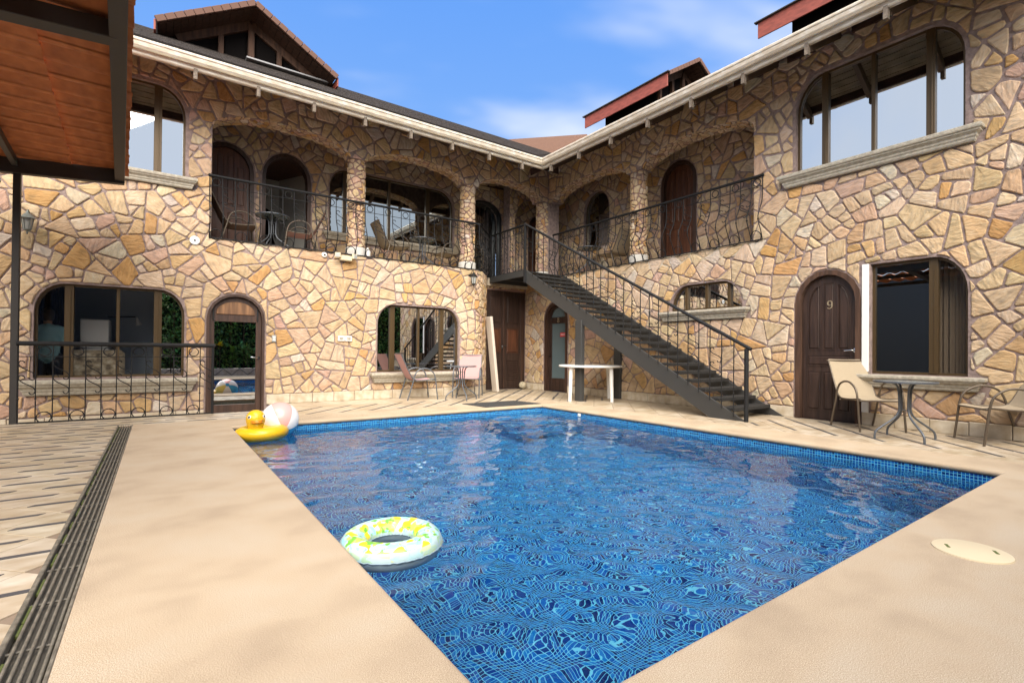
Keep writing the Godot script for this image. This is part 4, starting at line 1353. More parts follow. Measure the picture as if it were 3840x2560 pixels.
func build_left_wing() -> void:
	var I := Transform3D.IDENTITY
	var w := thing("stone_hotel_wing", "two-storey wing clad in yellow flagstones whose ground floor has the mirrored glass door", "building", Vector3(1, 0, -10.15))
	# openings
	var o_ll := rtop_op(-1.515, 0.36, 0.55, 1.99, 0.36, 0.43)
	var o_lr := rtop_op(3.745, 5.70, 0.56, 1.99, 0.37, 0.42)
	var o_ul := rtop_op(-1.75, 0.34, 3.91, 5.42, 0.40, 0.46)
	var o_d := arch_op(0.68, 1.60, -0.22, 1.55, 0.45)
	var arcs := [[0.73, 3.14, 0.32], [3.51, 5.80, 0.31], [6.20, 8.10, 0.33]]
	var big := S.rect(0.73, 2.95, 8.30, 4.93)
	var lower_holes := [o_ll.call(0.0), o_lr.call(0.0), o_d.call(0.0)]
	var low := part("lower_wall", wall_core(S.rect(-6, -0.25, 6.12, 2.95), lower_holes, 0.3), M.grout, w, FA)
	var up_core := wall_core(S.rect(-6, 2.95, 8.35, 6.02), [o_ul.call(0.0), big] + arcs.map(func(e): return ell((e[0] + e[1]) * 0.5, (e[1] - e[0]) * 0.5, 4.94, e[2])), 0.36)
	var up := part("arcade_wall", up_core, M.grout, w, FA)
	var holes := [grown(o_ll.call(0.0), 0.03), grown(o_lr.call(0.0), 0.03), grown(o_ul.call(0.0), 0.05), grown(o_d.call(0.0), 0.025), grown(S.rect(0.73, 2.95, 8.35, 4.93), 0.004), S.rect(-1.69, 0.28, 0.56, 0.56), S.rect(3.58, 0.33, 5.88, 0.57), S.rect(-1.95, 3.72, 0.52, 3.95)]
	for e in arcs: holes.append(grown(ell((e[0] + e[1]) * 0.5, (e[1] - e[0]) * 0.5, 4.94, e[2]), 0.012))
	var region := PackedVector2Array([Vector2(-3.0, -0.03), Vector2(1.63, -0.03), Vector2(1.63, 0.185), Vector2(6.12, 0.185), Vector2(6.12, 2.95), Vector2(8.32, 2.95), Vector2(8.32, 5.98), Vector2(-3.0, 5.98)])
	upper_gap = 0.65
	var all := flags(Rect2(-3.0, -0.05, 11.4, 6.05), 0.080, 0.185, 0.021, 101, region, holes)
	upper_gap = 0.0
	lay(low, all.filter(func(b): return S.ctr(b).y < 2.93), flat_map, 102, 0.019)
	lay(up, all.filter(func(b): return S.ctr(b).y >= 2.93), flat_map, 103, 0.02)
	arcade(w, up, FA, arcs, [3.325, 6.0, 8.31], 900)
	# openings filled
	var gl: Array = [M.clear_glass]
	window(w, FA, o_ll, [[-1.18, -1.07], [-0.555, -0.51], [-0.065, 0.045]], [M.window_glass, M.window_glass, M.window_glass, M.mirror], "wide bronze-framed window with rounded upper corners behind the railing")
	window(w, FA, o_lr, [[4.045, 4.15], [4.69, 4.73], [5.24, 5.33]], [M.mirror], "bronze-framed window that mirrors the staircase")
	window(w, FA, o_ul, [[-1.30, -1.20], [-0.62, -0.58], [-0.10, 0.01]], [M.mirror], "upper window that mirrors the white sky")
	sill(w, FA, -1.69, 0.56, 0.29, 0.52, 0.16)
	sill(w, FA, 3.58, 5.88, 0.335, 0.545, 0.16)
	sill(w, FA, -1.95, 0.52, 3.73, 3.905, 0.15)
	skirting(w, FA, -3.0, 0.66, -0.22, -0.045, 7)
	skirting(w, FA, 1.64, 6.12, 0.0, 0.18, 8)
	# glazed door
	var d := holder("door", w)
	d.set_meta("label", "arched wooden door with a mirrored glass panel")
	door_frame(d, FA, o_d, 0.045, -0.16, 0.02, M.door_trim)
	var leaf := arch_op(0.725, 1.555, -0.21, 1.55, 0.405)
	var mb := MB.new()
	var glass := S.rect(0.805, 0.02, 1.465, 1.50)
	for b in [S.rect(0.725, -0.21, 0.805, 1.55), S.rect(1.465, -0.21, 1.555, 1.55), S.rect(0.805, -0.21, 1.465, 0.02)]: mb.slab(b, -0.10, -0.05, 0.004)
	var top: PackedVector2Array = leaf.call(0.0).slice(2)
	var fan := ell(1.135, 0.305, 1.66, 0.20, 12)
	var hd := Geometry2D.intersect_polygons(leaf.call(0.0), S.rect(0.7, 1.50, 1.6, 2.1))[0]
	if Geometry2D.is_polygon_clockwise(hd): hd.reverse()
	mb.slab(hd, -0.10, -0.052, 0.004)
	part("leaf", mb, M.door_trim, d, FA)
	mb = MB.new(); mb.slab(fan, -0.06, -0.038, 0.008)
	part("panel", mb, M.door_light, d, FA)
	mb = MB.new(); mb.slab(glass, -0.085, -0.075)
	part("pane", mb, M.mirror, d, FA)
	for s in [0.785, 1.485]:
		mb = MB.new(); mb.box(Vector3(s, 1.655, -0.04), Vector3(0.022, 0.26, 0.02))
		part("hinge", mb, M.black_metal, d, FA)
	mb = MB.new()
	mb.tube(PackedVector3Array([Vector3(1.51, 0.86, -0.05), Vector3(1.51, 0.86, 0.01), Vector3(1.40, 0.865, 0.012)]), 0.010, 8)
	mb.lathe(PackedVector2Array([Vector2(0.024, 0), Vector2(0.024, 0.01), Vector2(0, 0.012)]), 12, Transform3D(Basis(Vector3.RIGHT, PI * 0.5), Vector3(1.51, 0.86, -0.05)))
	part("handle", mb, M.chrome, d, FA)
	# return wall beside the double doors
	var path := S.smooth([Vector3(6.12, 0, 0), Vector3(6.30, -0.06, 0), Vector3(6.50, -0.24, 0), Vector3(6.72, -0.50, 0), Vector3(6.90, -0.76, 0), Vector3(7.0, -1.0, 0)], 6)
	var cum := [0.0]
	for k in path.size() - 1: cum.append(cum[k] + path[k].distance_to(path[k + 1]))
	var curve := func(p: Vector2, z: float) -> Vector3:
		var k := 0
		while k < path.size() - 2 and cum[k + 1] < p.x: k += 1
		var t: float = (p.x - cum[k]) / (cum[k + 1] - cum[k])
		var q := path[k].lerp(path[k + 1], t)
		var e := (path[mini(k + 2, path.size() - 1)] - path[maxi(k - 1, 0)]).normalized()
		return Vector3(q.x - e.y * z, p.y, q.y + e.x * z)
	mb = MB.new()
	var L: float = cum[cum.size() - 1]
	for k in path.size() - 1:
		mb.quad(curve.call(Vector2(cum[k], -0.2), 0), curve.call(Vector2(cum[k + 1], -0.2), 0), curve.call(Vector2(cum[k + 1], 2.95), 0), curve.call(Vector2(cum[k], 2.95), 0))
	var ret := part("rounded_corner_wall", mb, M.grout, w, FA)
	lay(ret, flags(Rect2(0, 0.2, L, 2.75), 0.055, 0.12, 0.022, 301, S.rect(0.0, 0.19, L - 0.01, 2.94), []), curve, 302, 0.024, 120, 1.0, 0.005, 0.07)
	for k in 3:
		mb = MB.new()
		for j in 4:
			var s0 := (k + 0.02 + 0.24 * j) * L / 3.0; var s1 := (k + 0.26 + 0.24 * j) * L / 3.0
			mb.quad(curve.call(Vector2(s0, 0.0), 0.028), curve.call(Vector2(s1, 0.0), 0.028), curve.call(Vector2(s1, 0.18), 0.026), curve.call(Vector2(s0, 0.18), 0.026))
			mb.quad(curve.call(Vector2(s0, 0.18), 0.026), curve.call(Vector2(s1, 0.18), 0.026), curve.call(Vector2(s1, 0.18), 0.0), curve.call(Vector2(s0, 0.18), 0.0))
		part("skirting_tile", mb, M.skirting, w, FA)
	# recess with the double doors
	var FR := Transform3D(FA.basis, Vector3(0, 0, -11.12))
	mb = MB.new(); mb.slab(S.rect(6.8, 2.66, 8.4, 2.95), -0.2, 0.0)
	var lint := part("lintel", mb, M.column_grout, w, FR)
	lay(lint, flags(Rect2(6.9, 2.68, 1.5, 0.26), 0.05, 0.09, 0.018, 311, S.rect(6.95, 2.70, 8.33, 2.90), []), flat_map, 312, 0.03, 40, 1.0, 0.005, 0.07)
	mb = MB.new(); mb.slab(S.rect(6.7, -0.1, 8.45, 2.7), -0.2, -0.06); part("recess_wall", mb, M.grout, w, FR)
	mb = MB.new(); mb.slab(S.rect(8.21, 0.0, 8.36, 2.68), -0.07, -0.02, 0.004); part("door_jamb", mb, M.door_trim, w, FR)
	mb = MB.new(); mb.slab(S.rect(6.9, 0.0, 7.055, 2.68), -0.07, -0.02, 0.004); part("door_jamb", mb, M.door_trim, w, FR)
	var dd := holder("door", w)
	dd.set_meta("label", "dark wooden double door with louvred lower fields and a padlock")
	for k in 2:
		var a := 7.06 + 0.58 * k; var b := a + 0.57
		mb = MB.new(); mb.slab(S.rect(a, 0.02, b, 2.68), -0.07, -0.03, 0.004)
		part("leaf", mb, M.door_wood, dd, FR)
		panel(dd, FR, S.rect(a + 0.10, 1.78, b - 0.09, 2.52), -0.03, M.door_wood)
		panel(dd, FR, S.rect(a + 0.10, 0.98, b - 0.09, 1.64), -0.03, M.red_door)
		for j in 11:
			mb = MB.new()
			mb.box(Vector3(0, 0, 0), Vector3(b - a - 0.20, 0.035, 0.012), 0.002, Transform3D(Basis(Vector3.RIGHT, -0.6), Vector3((a + b) * 0.5, 0.27 + 0.052 * j, -0.024)))
			part("louvre", mb, M.door_wood, dd, FR)
	mb = MB.new(); mb.box(Vector3(7.64, 1.35, -0.02), Vector3(0.05, 2.64, 0.03))
	part("cover_strip", mb, M.door_trim, dd, FR)
	mb = MB.new(); mb.box(Vector3(7.64, 1.18, 0.0), Vector3(0.16, 0.02, 0.01))
	part("hasp", mb, M.chrome, dd, FR)
	mb = MB.new(); mb.box(Vector3(7.57, 1.13, 0.012), Vector3(0.045, 0.05, 0.02), 0.006); mb.tube(bent(circle_path(0.018, 12), Vector2(7.57, 1.165), func(_y): return 0.012), 0.004, 6)
	part("padlock", mb, M.chrome, dd, FR)
	# balcony of this wing: slab, back wall with two doors and a long window
	mb = MB.new()
	mb.slab(PackedVector2Array([gp(-2, -10.16), gp(6.14, -10.16), gp(6.95, -10.95), gp(7.05, -11.02), gp(9.4, -11.02), gp(9.4, -11.6), gp(-2, -11.6)]), 2.75, 2.95, 0.0, true)
	part("balcony_slab", mb, M.floor_tile, w, FG)
	var FK := Transform3D(FA.basis, Vector3(0, 0, -11.5))
	var k_d1 := arch_op(0.56, 1.58, 2.95, 4.62, 0.55)
	var k_d2 := arch_op(1.73, 2.70, 2.95, 4.66, 0.54)
	var k_w := rtop_op(3.10, 6.26, 3.68, 5.15, 0.42, 0.45)
	var k_g := arch_op(6.62, 7.76, 2.95, 4.70, 0.42)
	var k_e := arch_op(8.72, 9.42, 2.95, 4.55, 0.45)
	var kh := [k_d1.call(0.0), k_d2.call(0.0), k_w.call(0.0), k_g.call(0.0), k_e.call(0.0)]
	var back := part("balcony_back_wall", wall_core(S.rect(-2, 2.95, 9.9, 6.4), kh, 0.25), M.grout, w, FK)
	lay(back, flags(Rect2(0.1, 2.95, 9.3, 3.2), 0.07, 0.16, 0.03, 321, S.rect(0.1, 2.98, 9.35, 6.15), kh.map(func(h): return grown(h, 0.03)) + [S.rect(2.95, 3.48, 6.42, 3.7)]), flat_map, 322, 0.022, 300, 1.0)
	wooden_door(w, FK, 0.56, 1.58, 2.95, 4.62, 0.55, M.door_trim, M.red_door, 1, "reddish arched balcony door")
	var od := holder("door", w)
	od.set_meta("label", "open arched doorway onto the balcony")
	door_frame(od, FK, k_d2, 0.07, -0.22, 0.012)
	var rm := holder("balcony_room", w)
	mb = MB.new()
	mb.box(Vector3(2.3, 4.3, -13.6), Vector3(3.2, 2.8, 0.1)); mb.box(Vector3(0.9, 4.3, -12.7), Vector3(0.1, 2.8, 1.8))
	mb.quad(Vector3(2.42, 2.9, -13.5), Vector3(3.3, 2.9, -11.8), Vector3(3.3, 5.6, -11.8), Vector3(2.42, 5.6, -13.5))
	part("room_wall", mb, M.plaster, rm, I)
	mb = MB.new(); mb.box(Vector3(2.2, 5.28, -12.7), Vector3(3.0, 0.1, 1.9))
	part("ceiling", mb, M.red_door, rm, I)
	mb = MB.new(); mb.box(Vector3(2.2, 2.9, -12.7), Vector3(3.0, 0.1, 1.9))
	part("room_floor", mb, M.floor_tile, rm, I)
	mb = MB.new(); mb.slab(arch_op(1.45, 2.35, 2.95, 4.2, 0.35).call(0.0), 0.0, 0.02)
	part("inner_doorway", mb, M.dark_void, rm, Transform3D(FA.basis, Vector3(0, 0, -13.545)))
	window(w, FK, k_w, [[3.42, 3.50], [4.5, 4.56], [5.50, 5.60]], [M.mirror_dark], "long balcony window with rounded corners")
	sill(w, FK, 2.95, 6.42, 3.50, 3.66, 0.14)
	var gd := holder("door", w)
	gd.set_meta("label", "arched opening with a black iron grille")
	door_frame(gd, FK, k_g, 0.05, -0.15, 0.015, M.black_metal)
	mb = MB.new(); mb.slab(k_g.call(0.05), -0.20, -0.19)
	part("pane", mb, M.mirror_dark, gd, FK)
	for k in 9:
		mb = MB.new(); mb.bar(Vector3(6.72 + 0.12 * k, 2.97, -0.06), Vector3(6.72 + 0.12 * k, 4.98, -0.06), 0.014, 0.014)
		part("grille_bar", mb, M.iron, gd, FK)
	wooden_door(w, FK, 8.72, 9.42, 2.95, 4.55, 0.45, M.door_trim, M.red_door, 1, "narrow arched door in the corner of the balcony")
	# stone rib across the corner of the balcony
	var FRB := Transform3D(FA.basis, Vector3(0, 0, -11.05))
	var rib := arch_op(7.92, 9.6, 2.95, 4.62, 0.72)
	var ribw := part("cross_arch", wall_core(S.rect(7.72, 2.95, 9.7, 6.2), [rib.call(0.0)], 0.28), M.grout, w, FRB)
	lay(ribw, flags(Rect2(7.7, 2.95, 1.9, 3.2), 0.06, 0.13, 0.028, 331, S.rect(7.74, 2.98, 9.3, 6.15), [grown(rib.call(0.0), 0.02)]), flat_map, 332, 0.022, 80)
	# side wall that closes the balcony, and its ceiling
	mb = MB.new(); mb.box(Vector3(0.60, 4.5, -10.85), Vector3(0.25, 3.1, 1.05)); part("balcony_side_wall", mb, M.grout, w, I)
	mb = MB.new(); mb.box(Vector3(3.7, 6.10, -10.9), Vector3(11.5, 0.06, 1.3)); part("balcony_ceiling", mb, M.soffit, w, I)
	# room behind the ground-floor window
	var rr := holder("ground_floor_room", w)
	mb = MB.new()
	mb.box(Vector3(-0.8, 1.2, -13.4), Vector3(3.4, 3.0, 0.1)); mb.box(Vector3(-2.5, 1.2, -11.9), Vector3(0.1, 3.0, 3.0)); mb.box(Vector3(0.56, 1.2, -11.9), Vector3(0.1, 3.0, 3.0))
	mb.box(Vector3(-0.28, 1.2, -12.95), Vector3(0.7, 3.0, 0.8))
	part("room_wall", mb, M.blue_plaster, rr, I)
	mb = MB.new(); mb.box(Vector3(-0.9, -0.27, -11.9), Vector3(3.4, 0.1, 3.1)); part("room_floor", mb, M.floor_tile, rr, I)
	mb = MB.new(); mb.box(Vector3(-0.9, 2.68, -11.9), Vector3(3.4, 0.1, 3.1)); part("ceiling", mb, M.plaster, rr, I)
	mb = MB.new()
	for k in 9:
		mb.tube(PackedVector3Array([Vector3(-1.50 + 0.045 * k, -0.2, -10.56 - 0.02 * (k % 2)), Vector3(-1.50 + 0.045 * k, 2.1, -10.56 - 0.02 * (k % 2))]), 0.026, 6)
	part("curtain", mb, M.dark_void, rr, Transform3D(Basis(), Vector3(-0.12, 0, -0.75)))
	# roof
	var P := 0.575
	var R := 2.75
	mb = MB.new()
	mb.quad(Vector3(-6, 5.54, -9.06), Vector3(7.26, 5.54, -9.06), Vector3(7.26 + R, 5.54 + R * P, -9.06 - R), Vector3(-6, 5.54 + R * P, -9.06 - R))
	mb.quad(Vector3(7.26 + R, 5.54 + R * P, -9.06 - R), Vector3(12, 5.54 - 1, -15), Vector3(-6, 5.54 - 1, -15), Vector3(-6, 5.54 + R * P, -9.06 - R))
	mb.quad(Vector3(-6, 5.50, -9.06), Vector3(7.26, 5.50, -9.06), Vector3(7.26, 5.54, -9.06), Vector3(-6, 5.54, -9.06))
	var roof := part("roof", mb, M.shingle, w, I)
	for k in 13:   # courses of shingles, each lapping the one below
		mb = MB.new()
		var d0 := R * k / 13.0; var y0 := 5.56 + d0 * P
		mb.box(Vector3.ZERO, Vector3(13.1 + d0, 0.010, 0.185), 0.003, Transform3D(Basis(Vector3.RIGHT, atan(P) - 0.03), Vector3(0.66 + d0 * 0.5, y0 + 0.052, -9.12 - d0)))
		part("shingle_course", mb, M.shingle, roof, I)
	mb = MB.new()
	mb.quad(Vector3(6.5, 5.5, -11.5), Vector3(14.5, 5.5, -11.0), Vector3(13.4, 9.45, -14.0), Vector3(9.45, 8.22, -14.0))
	part("hipped_roof", mb, M.shingle_brown, w, I)
	eave(w, FA, -6.0, 8.35, false, true, [-3.3, -2.36, -1.43, -0.5, 0.42, 1.30, 2.18, 3.09, 4.0, 4.92, 5.83, 6.72])
	for s in [[1.02, 1.24], [1.9, 2.12], [2.55, 3.02], [3.5, 3.93], [4.4, 4.86], [5.2, 5.77], [6.0, 6.66], [6.85, 7.6]]:
		mb = MB.new(); mb.box(Vector3((s[0] + s[1]) * 0.5 + 0.12, 5.86, 0.02), Vector3(s[1] - s[0], 0.22, 0.05))
		part("frieze_board", mb, M.frieze, w, FA)
	lantern_roof(w, 1.39, 1.49, 6.53, 7.42, -10.2, -13.4, false)

func build_right_wing() -> void:
	var I := Transform3D.IDENTITY
	var w := thing("stone_hotel_wing", "two-storey wing clad in yellow flagstones that the staircase climbs along, with door 9", "building", Vector3(8.35, 0, -5))
	var o_d8 := arch_op(-10.25, -9.35, 0.0, 1.85, 0.47)
	var o_sm := rtop_op(-6.29, -4.78, 1.84, 2.335, 0.40, 0.47)
	var o_d9 := arch_op(-3.885, -2.965, 0.0, 1.82, 0.49)
	var o_w9 := rtop_op(-2.85, -1.79, 0.745, 2.315, 0.35, 0.48, false, true)
	var o_ur := rtop_op(-3.89, -1.82, 3.91, 5.41, 0.40, 0.52)
	var arcs := [[-9.95, -7.47, 0.32], [-7.05, -4.585, 0.30]]
	var low := part("lower_wall", wall_core(S.rect(-11.15, -0.25, -0.6, 2.95), [o_d8.call(0.0), o_sm.call(0.0), o_d9.call(0.0), o_w9.call(0.0)], 0.3), M.grout, w, FB)
	var big := S.rect(-10.14, 2.95, -4.585, 4.93)
	var up := part("arcade_wall", wall_core(S.rect(-10.15, 2.95, -0.6, 6.02), [o_ur.call(0.0), big] + arcs.map(func(e): return ell((e[0] + e[1]) * 0.5, (e[1] - e[0]) * 0.5, 4.94, e[2])), 0.36), M.grout, w, FB)
	var holes := [grown(o_d8.call(0.0), 0.05), grown(o_sm.call(0.0), 0.03), grown(o_d9.call(0.0), 0.02), grown(o_w9.call(0.0), 0.03), grown(o_ur.call(0.0), 0.05), grown(big, 0.004), S.rect(-6.49, 1.63, -4.63, 1.85), S.rect(-2.97, 0.55, -1.6, 0.76), S.rect(-4.12, 3.69, -1.63, 3.93), S.rect(-2.99, 0.1, -2.84, 2.34)]
	for e in arcs: holes.append(grown(ell((e[0] + e[1]) * 0.5, (e[1] - e[0]) * 0.5, 4.94, e[2]), 0.012))
	var region := PackedVector2Array([Vector2(-11.1, 0.18), Vector2(-0.62, 0.18), Vector2(-0.62, 5.98), Vector2(-10.13, 5.98), Vector2(-10.13, 2.95), Vector2(-11.1, 2.95)])
	upper_gap = 0.65
	var all := flags(Rect2(-11.15, 0.1, 10.6, 5.95), 0.080, 0.185, 0.021, 201, region, holes)
	upper_gap = 0.0
	lay(low, all.filter(func(b): return S.ctr(b).y < 2.93), flat_map, 202, 0.019)
	lay(up, all.filter(func(b): return S.ctr(b).y >= 2.93), flat_map, 203, 0.02)
	arcade(w, up, FB, arcs, [-7.26], 950)
	window(w, FB, o_sm, [[-5.99, -5.93], [-5.55, -5.49], [-5.10, -5.04]], [M.mirror], "small bronze-framed window with rounded corners beside the staircase")
	window(w, FB, o_w9, [[-2.20, -2.10]], [M.mirror_dark, M.window_glass], "tall bronze-framed window with one rounded corner beside door 9")
	window(w, FB, o_ur, [[-3.53, -3.44], [-2.87, -2.82], [-2.235, -2.14]], [M.mirror], "wide upper window that mirrors the boarded eave and the sky")
	var rm9 := holder("room_behind_window", w)
	var mb9 := MB.new()
	mb9.box(Vector3(9.2, 1.5, -2.3), Vector3(0.1, 2.6, 2.0)); mb9.box(Vector3(8.95, 1.5, -1.3), Vector3(0.6, 2.6, 0.1)); mb9.box(Vector3(8.95, 1.5, -3.2), Vector3(0.6, 2.6, 0.1)); mb9.box(Vector3(8.95, 2.75, -2.3), Vector3(0.6, 0.1, 2.0))
	part("room_wall", mb9, M.plaster, rm9, I)
	mb9 = MB.new()
	var cpath: Array[Transform3D] = []
	for k in 49:
		var z := -2.16 + 0.40 * k / 48.0
		cpath.append(Transform3D(Basis(), Vector3(8.72 + 0.022 * sin(k * 0.79) + 0.01 * sin(k * 0.31), 0, z)))
	mb9.sweep(cpath, PackedVector2Array([Vector2(0, 2.45), Vector2(0, 0.55)]))
	part("curtain", mb9, M.curtain, rm9, I)
	sill(w, FB, -6.49, -4.63, 1.64, 1.825, 0.15)
	sill(w, FB, -3.02, -1.60, 0.555, 0.735, 0.16)
	sill(w, FB, -4.12, -1.63, 3.70, 3.895, 0.16)
	skirting(w, FB, -11.1, -10.27, 0.0, 0.17, 17)
	skirting(w, FB, -9.33, -3.90, 0.0, 0.17, 18)
	skirting(w, FB, -2.95, -0.6, 0.0, 0.175, 19)
	var mb := MB.new()
	mb.box(Vector3(-2.91, 1.25, -0.02), Vector3(0.085, 2.14, 0.09), 0.006)
	part("white_jamb", mb, M.white_paint, w, FB)
	var d := wooden_door(w, FB, -3.885, -2.965, 0.0, 1.82, 0.49, M.old_wood, M.door_wood, 0, "dark six-panel arched door with the number 9")
	number(d, "9", Transform3D(FB.basis, FB * Vector3(-3.40, 1.77, -0.052)), 0.125)
	mb = MB.new()
	mb.lathe(PackedVector2Array([Vector2(0.034, 0), Vector2(0.034, 0.012), Vector2(0.02, 0.018), Vector2(0, 0.02)]), 16, Transform3D(Basis(Vector3.RIGHT, PI * 0.5), Vector3(-3.06, 1.075, -0.07)))
	mb.tube(PackedVector3Array([Vector3(-3.06, 1.075, -0.06), Vector3(-3.06, 1.075, -0.015), Vector3(-3.10, 1.077, -0.01), Vector3(-3.19, 1.07, -0.012)]), 0.010, 8)
	part("handle", mb, M.chrome, d, FB)
	mb = MB.new(); mb.lathe(PackedVector2Array([Vector2(0.014, 0), Vector2(0.014, 0.01), Vector2(0, 0.012)]), 12, Transform3D(Basis(Vector3.RIGHT, PI * 0.5), Vector3(-3.06, 0.93, -0.07)))
	part("deadlock", mb, M.chrome, d, FB)
	# door 8: glazed, below the landing
	d = holder("door", w)
	d.set_meta("label", "dark arched door with the number 8 and a tall glass panel")
	door_frame(d, FB, o_d8, 0.08, -0.18, 0.012, M.door_trim)
	mb = MB.new()
	var lf := arch_op(-10.165, -9.435, 0.01, 1.85, 0.39)
	for b in [S.rect(-10.165, 0.01, -10.06, 1.85), S.rect(-9.54, 0.01, -9.435, 1.85), S.rect(-10.06, 0.01, -9.54, 0.34), S.rect(-10.06, 1.76, -9.54, 1.92)]: mb.slab(b, -0.12, -0.08, 0.004)
	mb.ring(lf.call(0.0), lf.call(0.07), -0.12, -0.078)
	part("leaf", mb, M.door_wood, d, FB)
	mb = MB.new(); mb.slab(S.rect(-10.06, 0.34, -9.54, 1.76), -0.11, -0.10)
	part("pane", mb, M.table_glass, d, FB)
	mb = MB.new(); mb.slab(lf.call(0.05).slice(2), -0.11, -0.10)
	part("pane", mb, M.table_glass, d, FB)
	number(d, "8", Transform3D(FB.basis, FB * Vector3(-9.80, 1.84, -0.076)), 0.12)
	mb = MB.new(); mb.tube(PackedVector3Array([Vector3(-10.11, 0.93, -0.08), Vector3(-10.11, 0.93, -0.03), Vector3(-10.0, 0.93, -0.03)]), 0.011, 8)
	part("handle", mb, M.black_metal, d, FB)
	# balcony
	mb = MB.new()
	mb.slab(PackedVector2Array([gp(8.34, -4.4), gp(9.4, -4.4), gp(9.4, -11.02), gp(8.34, -11.02)]), 2.75, 2.95, 0.0, true)
	part("balcony_slab", mb, M.floor_tile, w, FG)
	var FK := Transform3D(FB.basis, Vector3(9.35, 0, 0))
	var k_w := arch_op(-9.83, -8.93, 3.78, 4.75, 0.50)
	var k_d := arch_op(-7.30, -6.39, 2.95, 4.80, 0.47)
	var kh := [k_w.call(0.0), k_d.call(0.0)]
	var back := part("balcony_back_wall", wall_core(S.rect(-11.5, 2.95, -4.2, 6.5), kh, 0.25), M.grout, w, FK)
	lay(back, flags(Rect2(-11.4, 2.95, 7.0, 3.3), 0.08, 0.18, 0.03, 221, S.rect(-11.4, 2.98, -4.4, 6.2), kh.map(func(h): return grown(h, 0.03))), flat_map, 222, 0.022)
	window(w, FK, k_w, [], [M.mirror_dark], "small arched balcony window")
	wooden_door(w, FK, -7.30, -6.39, 2.95, 4.80, 0.47, M.door_trim, M.red_door, 1, "reddish arched door behind the iron balcony rail")
	mb = MB.new(); mb.box(Vector3(8.95, 4.5, -4.46), Vector3(0.9, 3.1, 0.25)); part("balcony_side_wall", mb, M.grout, w, I)
	mb = MB.new(); mb.box(Vector3(9.0, 6.10, -6.2), Vector3(1.4, 0.06, 11.4)); part("balcony_ceiling", mb, M.soffit, w, I)
	mb = MB.new(); mb.box(Vector3(9.0, 2.9, -0.7), Vector3(1.3, 6.2, 0.2)); part("end_wall", mb, M.grout, w, I)
	# roof and eave
	var P := 0.575
	var R := 4.5
	mb = MB.new()
	mb.quad(Vector3(7.26, 5.54, -0.2), Vector3(7.26 + R, 5.54 + R * P, -0.2), Vector3(7.26 + R, 5.54 + R * P, -9.06 - R), Vector3(7.26, 5.54, -9.06))
	mb.quad(Vector3(7.26 + R, 5.54 + R * P, -0.2), Vector3(16.3, 5.54, -0.2), Vector3(16.3, 5.54, -13.5), Vector3(7.26 + R, 5.54 + R * P, -9.06 - R))
	part("roof", mb, M.shingle, w, I)
	var rf := []
	for k in 10: rf.append(-8.82 + 0.925 * k)
	eave(w, FB, -10.15, -0.3, true, false, rf)
	for k in 10:
		var z0: float = -8.72 + 0.925 * k
		var long: float = 0.70 if k < 5 else [0.42, 0.5, 0.3, 0.6, 0.3][k - 5]
		mb = MB.new(); mb.box(Vector3(z0 + 0.08 + long * 0.5, 5.87 - 0.01 * (k % 3), 0.02), Vector3(long, 0.20, 0.05))
		part("frieze_board", mb, M.frieze, w, FB)
	lantern_roof(w, 11.8, 1.3, 8.17, 8.97, -8.0, -11.05, true)
	lantern_roof(w, 11.8, 1.3, 8.17, 8.97, -2.65, -5.7, true)

func number(d: Node3D, text: String, at: Transform3D, h: float) -> void:
	var tm := TextMesh.new()
	tm.text = text
	var f := SystemFont.new()
	f.font_names = PackedStringArray(["Droid Serif"])
	tm.font = f
	tm.font_size = 64
	tm.pixel_size = h / 46.0
	tm.depth = 0.012
	var o := MeshInstance3D.new()
	o.mesh = tm; o.material_override = M.brass
	o.name = numbered(d, "number")
	d.add_child(o)
	o.transform = d.global_transform.affine_inverse() * at

func ccw(p: PackedVector2Array) -> PackedVector2Array:
	if S.area(p) < 0: p.reverse()
	return p

